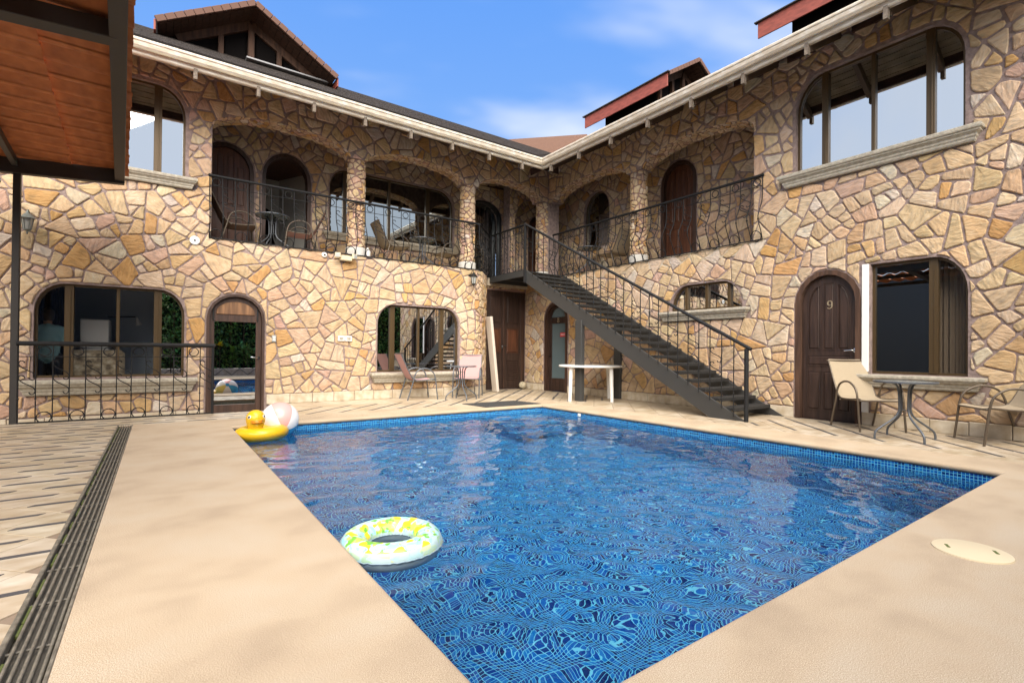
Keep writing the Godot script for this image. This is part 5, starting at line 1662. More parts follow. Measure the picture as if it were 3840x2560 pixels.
func build_staircase() -> void:
	var I := Transform3D.IDENTITY
	var t := thing("staircase", "straight dark steel staircase with open treads and scrolled balusters rising to the balcony", "staircase", Vector3(7.7, 0, -4.1))
	var K := 0.543
	var top := func(z: float) -> float: return 0.02 + K * (-4.04 - z)
	for x in [7.135, 8.30]:
		var mb := MB.new()
		var F := Transform3D(FB.basis, Vector3(x, 0, 0))
		mb.slab(ccw(PackedVector2Array([Vector2(-4.04, 0.0), Vector2(-9.5, 2.965), Vector2(-9.5, 2.66), Vector2(-4.62, 0.0)])), -0.045, 0.0, 0.004, true)
		part("stringer", mb, M.stair_steel, t, F)
		mb = MB.new()
		mb.box(Vector3(x + 0.02, 0.83, -7.63), Vector3(0.10, 1.70, 0.19), 0.006)
		part("post", mb, M.stair_steel, t, I)
	for k in 21:
		var y := 0.18 + 0.1318 * k; var z := -4.36 - 0.2455 * k
		var mb := MB.new()
		mb.box(Vector3(7.717, y - 0.02, z), Vector3(1.09, 0.04, 0.255), 0.004)
		mb.box(Vector3(7.717, y - 0.028, z + 0.122), Vector3(1.09, 0.05, 0.012), 0.002)
		part("tread", mb, M.tread, t, I)
	var mb := MB.new()
	mb.box(Vector3(7.72, 2.935, -10.25), Vector3(1.20, 0.03, 1.49), 0.004)
	part("landing_deck", mb, M.tread, t, I)
	mb = MB.new()
	mb.box(Vector3(7.11, 2.89, -10.26), Vector3(0.05, 0.15, 1.52), 0.004); mb.box(Vector3(7.72, 2.885, -10.99), Vector3(1.17, 0.13, 0.05), 0.004)
	part("landing_frame", mb, M.stair_steel, t, I)
	for z in [-9.9, -10.4]:
		mb = MB.new(); mb.box(Vector3(7.72, 2.87, z), Vector3(1.16, 0.08, 0.05), 0.004)
		part("joist", mb, M.stair_steel, t, I)
	var x := 7.11
	mb = MB.new(); mb.tube(PackedVector3Array([Vector3(x, 0, -4.0), Vector3(x, 1.085, -4.0)]), 0.032, 12); part("newel_post", mb, M.iron, t, I)
	mb = MB.new(); mb.box(Vector3(x, 3.36, -9.5), Vector3(0.055, 1.40, 0.055), 0.005); part("newel_post", mb, M.iron, t, I)
	mb = MB.new(); mb.tube(PackedVector3Array([Vector3(x, 1.075, -3.93), Vector3(x, 4.06, -9.5)]), 0.027, 12); part("handrail", mb, M.iron, t, I)
	var bar: MeshInstance3D = null; var scr: MeshInstance3D = null
	for k in 26:
		var z := -4.20 - 0.2 * k
		var y: float = top.call(z)
		var y1: float = 1.075 + (-3.93 - z) * 0.536
		var T := Transform3D(Basis(), Vector3(x, y, z) - t.position)
		if bar == null:
			mb = MB.new()
			mb.tube(PackedVector3Array([Vector3(0, -0.05, 0), Vector3(0, y1 - y, 0)]), 0.009, 6)
			for h in [0.10, 0.30]: mb.lathe(PackedVector2Array([Vector2(0.006, -0.016), Vector2(0.015, 0.0), Vector2(0.006, 0.016)]), 8, Transform3D(Basis(), Vector3(0, h, 0)))
			bar = part("baluster", mb, M.iron, t)
			bar.transform = T
		else: again(bar, "baluster", t, T)
		if k % 2 == 1:
			for h in [0.72, 0.50]:
				var TS := Transform3D(FB.basis, Vector3(x, y + h + 0.05, z - 0.1) - t.position)
				if scr == null:
					mb = MB.new(); mb.tube(scroll_path(0.19, 0.17), 0.0072, 6)
					scr = part("scroll", mb, M.iron, t)
					scr.transform = TS
				else: again(scr, "scroll", t, TS)
	var lr := holder("landing_rail", t)
	lr.transform = t.global_transform.affine_inverse() * Transform3D(FB.basis, Vector3(x, 2.96, -10.97))
	railing(lr, 1.46, 1.09, 0.122, 0.0)
	mb = MB.new(); mb.box(Vector3(x, 3.5, -10.99), Vector3(0.05, 1.12, 0.05), 0.004); part("newel_post", mb, M.iron, t, I)

func build_railings() -> void:
	var t := thing("balcony_railing", "long bellied black iron railing on the balcony above the mirrored glass door", "railing", Vector3(0.70, 2.94, -10.12))
	railing(t, 5.50, 1.10, 0.198, 0.15, 0)
	var h := holder("turned_end", t)
	var e := Vector3(0.69, 0, -0.72).normalized()
	h.transform = Transform3D(Basis(e, Vector3.UP, e.cross(Vector3.UP)), Vector3(5.52, 0, 0))
	railing(h, 1.15, 1.10, 0.19, 0.13, 1)
	t = thing("balcony_railing", "bellied black iron railing on the balcony behind the staircase", "railing", Vector3(8.31, 2.94, -9.88))
	t.basis = FB.basis
	railing(t, 5.47, 1.10, 0.195, 0.15, 1)
	t = thing("walk_railing", "low straight black iron railing in front of the wide bronze window", "railing", Vector3(-1.49, 0.0, -9.06))
	railing(t, 2.19, 1.06, 0.168, 0.0, 1, 0.007)
	var mb := MB.new(); mb.tube(PackedVector3Array([Vector3(2.19, 0, 0), Vector3(2.19, 1.06, 0)]), 0.020, 10); part("end_post", mb, M.iron, t)
	mb = MB.new(); mb.tube(PackedVector3Array([Vector3(-0.02, 1.06, 0), Vector3(2.22, 1.06, 0)]), 0.031, 12); part("top_tube", mb, M.iron, t)

func build_canopy() -> void:
	var t := thing("tiled_canopy", "steel-framed canopy with an orange clay-tile roof seen from underneath", "canopy", Vector3(-1.535, 0, -9.1))
	var I := Transform3D.IDENTITY
	var e1 := Vector3(1, 0.085, -0.047); var e2 := Vector3(0.047, 0, 1)
	var at := func(u: float, w: float, y: float) -> Vector3: return Vector3(-1.535, y, -9.1) + e1 * u + e2 * w
	for c in [[0.0, 0.0]]:
		var p: Vector3 = at.call(c[0], c[1], 0.0)
		var mb := MB.new(); mb.box(Vector3(p.x, 1.66, p.z), Vector3(0.075, 3.34, 0.075), 0.005)
		part("post", mb, M.canopy_steel, t, I)
	for w in [0.0, 4.15, 6.6]:
		var mb := MB.new(); mb.bar(at.call(-1.4, w, 3.385), at.call(1.10, w, 3.385), 0.10 if w == 0.0 else 0.15, 0.20 if w == 0.0 else 0.14, 0.005)
		part("cross_beam", mb, M.canopy_steel, t, I)
	var mb := MB.new(); mb.bar(at.call(1.055, -0.05, 3.40), at.call(1.055, 6.7, 3.40), 0.115, 0.17, 0.005)
	part("edge_beam", mb, M.canopy_steel, t, I)
	for u in [-0.02, -1.2]:
		mb = MB.new(); mb.bar(at.call(u, 0.06, 3.42), at.call(u, 6.7, 3.42), 0.06, 0.10, 0.004)
		part("rafter", mb, M.canopy_steel, t, I)
	# one roll tile, then its copies
	mb = MB.new()
	var prof := []
	for k in 13:
		var s := k / 12.0
		prof.append(Vector2(0.36 * s, 0.062 * pow(0.5 - 0.5 * cos(TAU * s), 1.5) + 0.018 * sin(TAU * s)))
	for k in 12:
		var a: Vector2 = prof[k]; var b: Vector2 = prof[k + 1]
		var y0 := 0.012; var y1 := -0.038; var L := 0.66
		var v0 := Vector3(0, a.y + y0, a.x); var v1 := Vector3(0, b.y + y0, b.x); var v2 := Vector3(L, b.y + y1, b.x); var v3 := Vector3(L, a.y + y1, a.x)
		var d := (b - a).normalized()
		var nn := func(q: int) -> Vector3:
			var p0: Vector2 = prof[maxi(q - 1, 0)]; var p1: Vector2 = prof[mini(q + 1, 12)]
			var g := (p1 - p0).normalized()
			return Vector3(0, -g.x, g.y)
		mb.squad(v0, v3, v2, v1, nn.call(k), nn.call(k), nn.call(k + 1), nn.call(k + 1))
		var o := Vector3(0, 0.009, 0)
		mb.squad(v0 + o, v1 + o, v2 + o, v3 + o, -nn.call(k), -nn.call(k + 1), -nn.call(k + 1), -nn.call(k))
		mb.quad(v3, v3 + o, v2 + o, v2); mb.quad(v0, v1, v1 + o, v0 + o)
	var first: MeshInstance3D = null
	rng.seed = 12
	var inv := t.global_transform.affine_inverse()
	for c in 4:
		for r in 21:
			var p: Vector3 = at.call(1.115 - 0.62 * (c + 1), -0.28 + 0.343 * r, 3.522)
			var T := inv * Transform3D(Basis(e1.normalized(), e2.cross(e1).normalized(), e2.normalized()), p + Vector3(rng.randf_range(-0.006, 0.006), rng.randf_range(-0.002, 0.003), 0))
			if first == null:
				first = part("roof_tile", mb, M.terracotta, t)
				first.transform = T
			else: again(first, "roof_tile", t, T)
	var cable := thing("hanging_bulb", "clear glass bulb hanging from the canopy beam on a black cord", "light bulb", Vector3(-1.70, 3.10, -9.0))
	mb = MB.new(); mb.tube(PackedVector3Array([Vector3(0, 0.12, 0), Vector3(0.01, 0.34, 0.02)]), 0.006, 6); part("cord", mb, M.black_metal, cable)
	mb = MB.new(); mb.lathe(PackedVector2Array([Vector2(0, 0.0), Vector2(0.022, 0.005), Vector2(0.034, 0.03), Vector2(0.032, 0.055), Vector2(0.018, 0.085), Vector2(0.014, 0.09)]), 14); part("glass", mb, M.clear_glass, cable)
	mb = MB.new(); mb.lathe(PackedVector2Array([Vector2(0.016, 0.085), Vector2(0.018, 0.13), Vector2(0, 0.13)]), 12); part("socket", mb, M.black_metal, cable)

func leaf_blade(mb: MB, p: Vector3, dir: Vector3, side: Vector3, L: float, w: float, c: Color, droop := 0.3) -> void:
	mb.col = c
	var up := side.cross(dir).normalized()
	var a := p; var b := p + dir * L * 0.35 + up * L * 0.04; var d := p + dir * L * 0.7; var e := p + dir * L - Vector3.UP * L * droop
	mb.tri(a, b + side * w * 0.45, b - side * w * 0.45)
	mb.quad(b - side * w * 0.45, b + side * w * 0.45, d + side * w * 0.4 - Vector3.UP * L * droop * 0.3, d - side * w * 0.4 - Vector3.UP * L * droop * 0.3)
	mb.tri(d - side * w * 0.4 - Vector3.UP * L * droop * 0.3, d + side * w * 0.4 - Vector3.UP * L * droop * 0.3, e)

func leafy(called: String, label: String, at: Vector3, n: int, L: float, w: float, c: Color, h: float, sd: int, rosette: bool) -> void:
	var t := thing(called, label, "plant", at)
	rng.seed = sd
	var mb := MB.new(); mb.tube(PackedVector3Array([Vector3(0, -0.05, 0), Vector3(0.02, h * 0.5, 0), Vector3(0, h, 0.01)]), 0.012, 6); part("stem", mb, M.rafter, t)
	for k in n:
		var a := k * 2.4 + rng.randf()
		var y := h * (1.0 if rosette else sqrt(rng.randf()))
		var el := rng.randf_range(0.1, 1.0)
		var d := Vector3(cos(a) * cos(el), sin(el), sin(a) * cos(el))
		mb = MB.new()
		leaf_blade(mb, Vector3(0, y, 0), d, d.cross(Vector3.UP).normalized(), L * rng.randf_range(0.7, 1.15), w, c * rng.randf_range(0.7, 1.2), rng.randf_range(0.1, 0.4))
		part("leaf", mb, M.leaf, t)

func build_far_side() -> void:
	var I := Transform3D.IDENTITY
	# planted edge on the far side of the yard, seen in the mirrored glass
	var t := thing("planter_wall", "low beige tiled planter wall with dark zigzag joints below the hedge", "planter", Vector3(5, 0, 1.75))
	var mb := MB.new(); mb.box(Vector3(5.0, 0.13, 1.72), Vector3(10.4, 0.28, 0.14), 0.01); part("wall", mb, M.skirting, t, I)
	mb = MB.new(); mb.box(Vector3(5.0, 0.1, 2.3), Vector3(10.4, 0.2, 1.0), 0.01); part("soil", mb, M.soil, t, I)
	for k in 36:
		mb = MB.new()
		var x := 0.1 + 0.28 * k
		mb.bar(Vector3(x, 0.02 if k % 2 == 0 else 0.26, 1.647), Vector3(x + 0.28, 0.26 if k % 2 == 0 else 0.02, 1.647), 0.02, 0.012, 0.001, Vector3.BACK)
		part("joint", mb, M.inlay, t, I)
	var hg := thing("hedge", "tall dense dark green hedge mirrored in the ground-floor glass", "hedge", Vector3(5, 0.2, 2.6))
	mb = MB.new()
	for k in 22: mb.tube(PackedVector3Array([Vector3(-5.0 + 0.48 * k, 0, 0.1), Vector3(-5.0 + 0.48 * k, 4.0, 0.12)]), 0.03, 5)
	part("stem", mb, M.rafter, hg)
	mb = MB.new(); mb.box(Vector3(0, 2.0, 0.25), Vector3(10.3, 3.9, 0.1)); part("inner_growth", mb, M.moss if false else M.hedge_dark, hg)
	rng.seed = 31
	mb = MB.new()
	leaf_blade(mb, Vector3.ZERO, Vector3.BACK, Vector3.RIGHT, 0.15, 0.085, Color.WHITE, 0.25)
	var mm := MultiMesh.new()
	mm.transform_format = MultiMesh.TRANSFORM_3D
	mm.use_colors = true
	mm.mesh = mb.mesh()
	mm.instance_count = 13000
	for k in 13000:
		var p := Vector3(rng.randf_range(-5.15, 5.15), 4.15 * sqrt(rng.randf()) if rng.randf() < 0.2 else rng.randf_range(0, 4.15), rng.randf_range(-0.42, 0.25))
		p.z -= 0.22 * sin(p.x * 2.1) * sin(p.y * 2.7)
		var b := Basis(Vector3.UP, PI + rng.randf_range(-1.4, 1.4)) * Basis(Vector3.RIGHT, rng.randf_range(-0.4, 1.1)) * Basis(Vector3.BACK, rng.randf_range(-0.8, 0.8))
		mm.set_instance_transform(k, Transform3D(b.scaled(Vector3.ONE * rng.randf_range(0.6, 1.2)), p))
		var g := rng.randf_range(0.5, 1.3)
		mm.set_instance_color(k, Color(0.12 * g * rng.randf_range(0.7, 1.6), 0.26 * g, 0.05 * g))
	var mi := MultiMeshInstance3D.new()
	mi.name = "foliage"; mi.multimesh = mm; mi.material_override = M.leaf
	mi.set_meta("kind", "stuff")
	hg.add_child(mi)
	leafy("croton_plant", "croton with bright yellow leaves below the hedge", Vector3(1.95, 0.2, 1.95), 26, 0.30, 0.09, Color(0.85, 0.66, 0.03), 0.95, 41, true)
	leafy("broadleaf_plant", "broad-leaved green plant in the planter beside the croton", Vector3(2.38, 0.2, 1.95), 40, 0.34, 0.13, Color(0.18, 0.34, 0.06), 0.9, 42, false)
	leafy("umbrella_sedge", "thin-leaved umbrella sedge in the planter", Vector3(2.9, 0.2, 1.95), 46, 0.42, 0.03, Color(0.22, 0.36, 0.07), 0.9, 43, false)
	var pw := thing("patio_wall", "grey-blue plastered yard wall beyond the clay-tile canopy", "wall", Vector3(-6.4, 0, -3))
	mb = MB.new(); mb.box(Vector3(-6.4, 1.9, -3.6), Vector3(0.2, 4.4, 12.0), 0.01); part("long_wall", mb, M.dark_plaster, pw, I)
	mb = MB.new(); mb.box(Vector3(-3.2, 1.7, 2.3), Vector3(6.2, 3.5, 0.2), 0.01); part("end_wall", mb, M.dark_plaster, pw, I)

func build_furniture() -> void:
	var G := "sling patio chairs in the courtyard and on the balconies"
	chair("tan sling armchair in front of door 9", M.brown_tube, M.tan_sling, Vector3(7.89, 0, -2.72), atan2(-0.7, 0.7) + 0.12, G)
	chair("tan sling armchair under the bronze window, beyond the table from door 9", M.brown_tube, M.tan_sling, Vector3(7.93, 0, -1.42), atan2(-0.62, -0.78), G)
	chair("pink sling chair seen from its side below the window that mirrors the staircase", M.steel_grey, M.pink_sling, Vector3(4.52, 0, -9.72), atan2(1.0, 0.12), G)
	chair("pink sling chair facing the pool beside the rounded stone corner", M.steel_grey, M.pink_sling, Vector3(5.66, 0, -9.66), atan2(-0.62, 0.78), G)
	chair("brown sling chair in front of the reddish balcony door", M.brown_tube, M.brown_sling, Vector3(1.24, 2.95, -10.85), PI * 0.5, G)
	chair("pink sling chair in front of the open balcony doorway", M.brown_tube, M.pink_sling, Vector3(2.36, 2.95, -10.88), -PI * 0.5 - 0.2, G)
	chair("tan sling chair between the two balcony columns, turned towards the corner", M.brown_tube, M.tan_sling, Vector3(4.38, 2.95, -10.85), PI * 0.5, G)
	chair("tan sling chair on the balcony beside the corner column, turned away from the corner", M.brown_tube, M.tan_sling, Vector3(5.72, 2.95, -10.88), -PI * 0.5, G)
	chair("tan sling chair on the balcony behind the staircase rail", M.brown_tube, M.tan_sling, Vector3(8.88, 2.95, -8.35), PI, G)
	bistro_table("round glass-topped table between two tan chairs by door 9", Vector3(7.32, 0, -2.14), 0.05, 0.315, 0.70)
	bistro_table("round grey table beside the two pink chairs on the pool terrace", Vector3(5.19, 0, -9.12), 0.6, 0.31, 0.71)
	bistro_table("round glass table on the balcony in front of the open doorway", Vector3(1.82, 2.95, -10.80), 0.3)
	bistro_table("round glass table on the balcony between the tan chairs", Vector3(5.08, 2.95, -10.85), 0.5)
	bistro_table("round table on the balcony behind the staircase rail", Vector3(8.88, 2.95, -9.15), 0.2)
	var t := thing("plastic_table", "round white plastic table under the staircase", "table", Vector3(7.55, 0, -7.72), 0.4)
	var mb := MB.new()
	mb.lathe(PackedVector2Array([Vector2(0, 0.715), Vector2(0.58, 0.715), Vector2(0.655, 0.700), Vector2(0.672, 0.708), Vector2(0.675, 0.725), Vector2(0.66, 0.742), Vector2(0.62, 0.745), Vector2(0, 0.745)]), 40)
	part("table_top", mb, M.white_plastic, t)
	for k in 4:
		var a := PI * 0.5 * k + 0.35
		var d := Vector3(cos(a), 0, sin(a))
		mb = MB.new()
		mb.tube(PackedVector3Array([d * 0.56 + Vector3(0, 0.71, 0), d * 0.58 + Vector3(0, 0.60, 0), d * 0.605, ]), 0.048, 10, 0.036)
		part("leg", mb, M.white_plastic, t)

func build_floats() -> void:
	# inflatable duck: ring-shaped body, head with bill, small tail
	var t := thing("inflatable_duck", "yellow inflatable duck with an orange bill floating in the pool corner", "pool float", Vector3(1.07, WATER - 0.025, -6.88), 0.15)
	var mb := MB.new()
	var body := PackedVector2Array([Vector2(0.0, 0.0), Vector2(0.16, 0.002), Vector2(0.235, 0.025), Vector2(0.285, 0.07), Vector2(0.297, 0.115), Vector2(0.275, 0.16), Vector2(0.225, 0.187), Vector2(0.15, 0.185), Vector2(0.10, 0.165), Vector2(0.0, 0.155)])
	mb.lathe(body, 36, Transform3D(Basis().scaled(Vector3(1.06, 1.0, 0.86)), Vector3.ZERO), -2.0)
	part("body", mb, M.duck_yellow, t)
	mb = MB.new()
	mb.lathe(PackedVector2Array([Vector2(0.0, 0.0), Vector2(0.05, 0.01), Vector2(0.045, 0.05), Vector2(0.02, 0.10), Vector2(0.0, 0.115)]), 16, Transform3D(Basis(Vector3(0, 0, 1), -1.0), Vector3(0.25, 0.15, -0.02)), -2.0)
	part("tail", mb, M.duck_yellow, t)
	var hx := Transform3D(Basis(Vector3.UP, -0.10), Vector3(-0.10, 0.155, 0.08))
	mb = MB.new()
	mb.lathe(PackedVector2Array([Vector2(0.075, 0.0), Vector2(0.08, 0.02), Vector2(0.092, 0.055), Vector2(0.106, 0.105), Vector2(0.108, 0.15), Vector2(0.096, 0.195), Vector2(0.07, 0.228), Vector2(0.035, 0.245), Vector2(0, 0.25)]), 28, hx, -2.0)
	part("head", mb, M.duck_yellow, t)
	mb = MB.new()
	for s in [-1.0, 1.0]:
		mb.lathe(PackedVector2Array([Vector2(0, -0.020), Vector2(0.055, -0.014), Vector2(0.075, 0.0), Vector2(0.055, 0.013), Vector2(0, 0.020)]), 22, hx * Transform3D(Basis(Vector3.RIGHT, 0.12 * s).scaled(Vector3(1.0, 1.0, 0.82)), Vector3(0, 0.118 + 0.014 * s, 0.075 - 0.004 * s)), -2.0)
	part("bill", mb, M.duck_orange, t)
	for s in [-1.0, 1.0]:
		mb = MB.new()
		mb.lathe(PackedVector2Array([Vector2(0.026, 0), Vector2(0.022, 0.005), Vector2(0, 0.007)]), 14, hx * Transform3D(Basis(Vector3.UP, s * 0.95) * Basis(Vector3.RIGHT, PI * 0.5 - 0.25), Vector3(sin(s * 0.95) * 0.098, 0.172, cos(s * 0.95) * 0.098)))
		part("eye", mb, M.white_plastic, t)
		mb = MB.new()
		mb.lathe(PackedVector2Array([Vector2(0.014, 0), Vector2(0.012, 0.004), Vector2(0, 0.006)]), 12, hx * Transform3D(Basis(Vector3.UP, s * 0.95) * Basis(Vector3.RIGHT, PI * 0.5 - 0.25), Vector3(sin(s * 0.95) * 0.104, 0.172, cos(s * 0.95) * 0.104)))
		part("pupil", mb, M.black_metal, t)
	# beach ball: six gores and a blue cap at each pole
	t = thing("beach_ball", "inflated beach ball with white, pink, yellow and blue panels behind the duck", "beach ball", Vector3(1.32, WATER + 0.195, -7.12))
	var py := Vector3(0.05, -0.45, 0.82).normalized()
	var pxx := (Vector3.UP - py * py.y).normalized()
	t.basis = Basis(pxx, py, pxx.cross(py)) * Basis(Vector3.UP, -PI / 6.0)
	var R := 0.235
	var cols := [M.ball_pink, M.ball_white, M.ball_yellow, M.ball_white, M.ball_blue, M.ball_white]
	for g in 6:
		mb = MB.new()
		for k in 12:
			for j in 6:
				var q := []
				for e in [[0, 0], [1, 0], [1, 1], [0, 1]]:
					var th: float = TAU * (g + (j + e[0]) / 6.0) / 6.0
					var ph: float = lerpf(0.16, PI - 0.16, (k + e[1]) / 12.0)
					var puff: float = 1.0 - 0.012 * exp(-pow(minf((j + e[0]), 6 - (j + e[0])) / 0.8, 2.0))
					q.append(Vector3(sin(ph) * cos(th), cos(ph), -sin(ph) * sin(th)) * puff)
				mb.squad(q[3] * R, q[2] * R, q[1] * R, q[0] * R, q[3], q[2], q[1], q[0])
		part("panel", mb, cols[g], t)
	for s in [1.0, -1.0]:
		mb = MB.new()
		var cp := PackedVector2Array()
		for k in 5: cp.append(Vector2(sin(0.17 * (1.0 - k / 4.0)) * R, cos(0.17 * (1.0 - k / 4.0)) * R + 0.001))
		mb.lathe(cp, 20, Transform3D(Basis(Vector3.RIGHT, 0.0 if s > 0 else PI), Vector3.ZERO), -2.0)
		part("end_cap", mb, M.ball_blue, t)
	# swim ring
	t = thing("swim_ring", "printed inflatable swim ring floating beside the pool edge", "swim ring", Vector3(1.065, WATER - 0.02, -2.63), 0.5)
	var RR := 0.203; var rr := 0.074
	for half in 2:
		mb = MB.new()
		for k in 64:
			for j in 12:
				var q := []; var nq := []; var uq := []
				for e in [[0, 0], [1, 0], [1, 1], [0, 1]]:
					var th: float = TAU * (k + e[0]) / 64.0
					var ph: float = PI * (j + e[1]) / 12.0 + (0.0 if half == 0 else PI)
					var wr: float = 1.0 + 0.018 * sin(th * 23.0) * pow(absf(cos(ph)), 6.0) + 0.02 * pow(absf(cos(ph)), 30.0)
					var c := Vector3(cos(th), 0, -sin(th))
					var d := c * cos(ph) + Vector3.UP * sin(ph)
					q.append(c * RR + d * rr * wr + Vector3(0, rr, 0)); nq.append(d); uq.append(Vector2((k + e[0]) / 64.0 * 4.0, (j + e[1]) / 12.0))
				mb.squad(q[0], q[1], q[2], q[3], nq[0], nq[1], nq[2], nq[3], uq[0], uq[1], uq[2], uq[3])
		part("printed_top" if half == 0 else "clear_underside", mb, M.ring_print if half == 0 else M.ring_grey, t)
	for s in [1.0, -1.0]:
		mb = MB.new()
		var pts := PackedVector3Array()
		for k in 97:
			var th := TAU * k / 96.0
			pts.append(Vector3(cos(th), 0, -sin(th)) * (RR + s * (rr + 0.004 + 0.0025 * sin(th * 29.0))) + Vector3(0, rr + 0.002 * sin(th * 41.0), 0))
		mb.tube(pts, 0.0035, 5, -1, false)
		part("welded_seam", mb, M.ring_grey, t)

func build_small_things() -> void:
	var I := Transform3D.IDENTITY
	var mb := MB.new()
	# drain channel with bars
	var t := thing("drain_grating", "long narrow steel drain grating between the tiles and the cast pool edge", "drain", Vector3(-0.33, 0, -4))
	mb = MB.new(); mb.box(Vector3(-0.335, -0.045, -3.5), Vector3(0.135, 0.02, 9.36), 0.002); part("channel", mb, M.drain_dark, t, I)
	mb = MB.new(); mb.box(Vector3(-0.409, -0.01, -3.5), Vector3(0.018, 0.04, 9.36), 0.003); part("edge_strip", mb, M.drain_steel, t, I)
	mb = MB.new(); mb.box(Vector3(-0.262, -0.006, -3.5), Vector3(0.012, 0.04, 9.36), 0.003); part("edge_strip", mb, M.drain_steel, t, I)
	for k in 5:
		mb = MB.new(); mb.box(Vector3(-0.378 + 0.0245 * k, -0.006, -3.5), Vector3(0.010, 0.022, 9.34), 0.003); part("bar", mb, M.drain_steel, t, I)
	for k in 24:
		mb = MB.new(); mb.tube(PackedVector3Array([Vector3(-0.398, -0.012, -8.0 + 0.38 * k), Vector3(-0.27, -0.012, -8.0 + 0.38 * k)]), 0.005, 6); part("cross_rod", mb, M.drain_dark, t, I)
	rng.seed = 5
	for k in 34:
		mb = MB.new()
		var z := -8.1 + 0.27 * k + rng.randf_range(-0.1, 0.1)
		mb.box(Vector3(-0.392, -0.016, z), Vector3(0.012, 0.018, rng.randf_range(0.08, 0.25)), 0.005)
		part("moss", mb, M.moss, t, I)
	t = tag(part("door_mat", MB.new(), M.rubber_mat, self), "dark grey rubber mat lying at the far pool corner", "mat")
	mb = MB.new(); mb.slab(PackedVector2Array([gp(4.78, -7.50), gp(6.05, -7.52), gp(5.92, -8.24), gp(4.70, -8.22)]), 0.012, 0.022, 0.003)
	(t as MeshInstance3D).mesh = mb.mesh(); (t as MeshInstance3D).material_override = M.rubber_mat; t.transform = FG
	t = thing("skimmer_lid", "round cream plastic skimmer lid set in the pool edge", "lid", Vector3(3.38, 0.0115, -0.71), 0.5)
	mb = MB.new(); mb.lathe(PackedVector2Array([Vector2(0.158, 0.0), Vector2(0.156, 0.006), Vector2(0.146, 0.010), Vector2(0.134, 0.0095), Vector2(0.13, 0.011), Vector2(0, 0.0125)]), 40); part("lid", mb, M.cream_plastic, t)
	for s in [-1.0, 1.0]:
		mb = MB.new(); mb.box(Vector3(0, 0.0115, 0.095 * s), Vector3(0.05, 0.004, 0.014), 0.001); part("slot", mb, M.moss, t)
	t = thing("pool_return_fitting", "small white fitting on the tiled pool side", "fitting", Vector3(5.955, -0.075, -6.35))
	mb = MB.new(); mb.box(Vector3.ZERO, Vector3(0.03, 0.05, 0.06), 0.008); part("body", mb, M.white_plastic, t)
	# leaning board and old ball in the recess
	t = thing("leaning_board", "long pale board leaning beside the dark double doors", "board", Vector3(6.95, 0, -10.5))
	mb = MB.new()
	mb.bar(Vector3(6.92, 0.01, -10.42), Vector3(6.70, 1.88, -10.42), 0.075, 0.23, 0.012, Vector3.BACK)
	part("board", mb, M.cream_board, t, Transform3D(Basis(Vector3.UP, 0.0), Vector3(0.0, 0, 0)))
	mb = MB.new(); mb.bar(Vector3(6.83, 0.9, -10.375), Vector3(6.77, 1.4, -10.375), 0.008, 0.18, 0.002, Vector3.BACK); part("face", mb, M.cream_board, t, I)
	t = thing("old_ball", "scuffed cream leather ball with dark seams in front of the double doors", "ball", Vector3(8.13, 0.104, -10.92))
	mb = MB.new()
	var pf := PackedVector2Array()
	for k in 13: pf.append(Vector2(sin(PI * k / 12.0) * 0.104, -cos(PI * k / 12.0) * 0.104))
	mb.lathe(pf, 24, I, -2.0); part("skin", mb, M.old_leather, t)
	for k in 3:
		mb = MB.new(); mb.tube(bent(circle_path(0.104, 28), Vector2.ZERO, func(_y): return 0.0), 0.003, 5, -1, false)
		var sm := part("seam", mb, M.black_metal, t)
		sm.basis = Basis(Vector3(0.3 + k, 0.8, 0.2 * k).normalized(), 0.7 + 1.05 * k)
	# wall lamps
	for e in [["lantern", "weathered grey-green wall lantern half behind the canopy post", Vector3(-1.575, 2.70, -10.0), M.lantern_grey, M.lantern_glass, 0.95], ["lantern", "small black wall lantern on the stone corner below the railing", Vector3(5.98, 2.56, -9.98), M.black_metal, M.lantern_glass, 1.0]]:
		t = thing(e[0], e[1], "wall lamp", e[2])
		var s: float = e[5]
		var mt: Material = e[3]
		mb = MB.new(); mb.lathe(PackedVector2Array([Vector2(0.055 * s, 0), Vector2(0.05 * s, 0.012), Vector2(0, 0.014)]), 14, Transform3D(Basis(Vector3.RIGHT, PI * 0.5), Vector3(0, 0.22 * s, -0.16))); part("wall_plate", mb, mt, t)
		mb = MB.new(); mb.tube(S.smooth([Vector3(0, 0.22 * s, -0.155), Vector3(0, 0.30 * s, -0.11), Vector3(0, 0.335 * s, -0.04), Vector3(0, 0.30 * s, 0)], 4), 0.009, 7); part("bracket", mb, mt, t)
		mb = MB.new(); mb.lathe(PackedVector2Array([Vector2(0.095 * s, 0.19 * s), Vector2(0.098 * s, 0.198 * s), Vector2(0.05 * s, 0.255 * s), Vector2(0.02 * s, 0.28 * s), Vector2(0.012 * s, 0.31 * s), Vector2(0, 0.315 * s)]), 6); part("hood", mb, mt, t)
		mb = MB.new(); mb.lathe(PackedVector2Array([Vector2(0.045 * s, 0.03 * s), Vector2(0.072 * s, 0.19 * s)]), 6); part("glass", mb, e[4], t)
		for k in 6:
			var a := TAU * k / 6.0
			mb = MB.new(); mb.bar(Vector3(cos(a) * 0.046 * s, 0.025 * s, sin(a) * 0.046 * s), Vector3(cos(a) * 0.074 * s, 0.195 * s, sin(a) * 0.074 * s), 0.009, 0.009, 0.001); part("cage_bar", mb, mt, t)
		mb = MB.new(); mb.lathe(PackedVector2Array([Vector2(0, -0.05 * s), Vector2(0.012 * s, -0.04 * s), Vector2(0.012 * s, -0.01 * s), Vector2(0.05 * s, 0.02 * s), Vector2(0.05 * s, 0.032 * s), Vector2(0, 0.034 * s)]), 6); part("base", mb, mt, t)
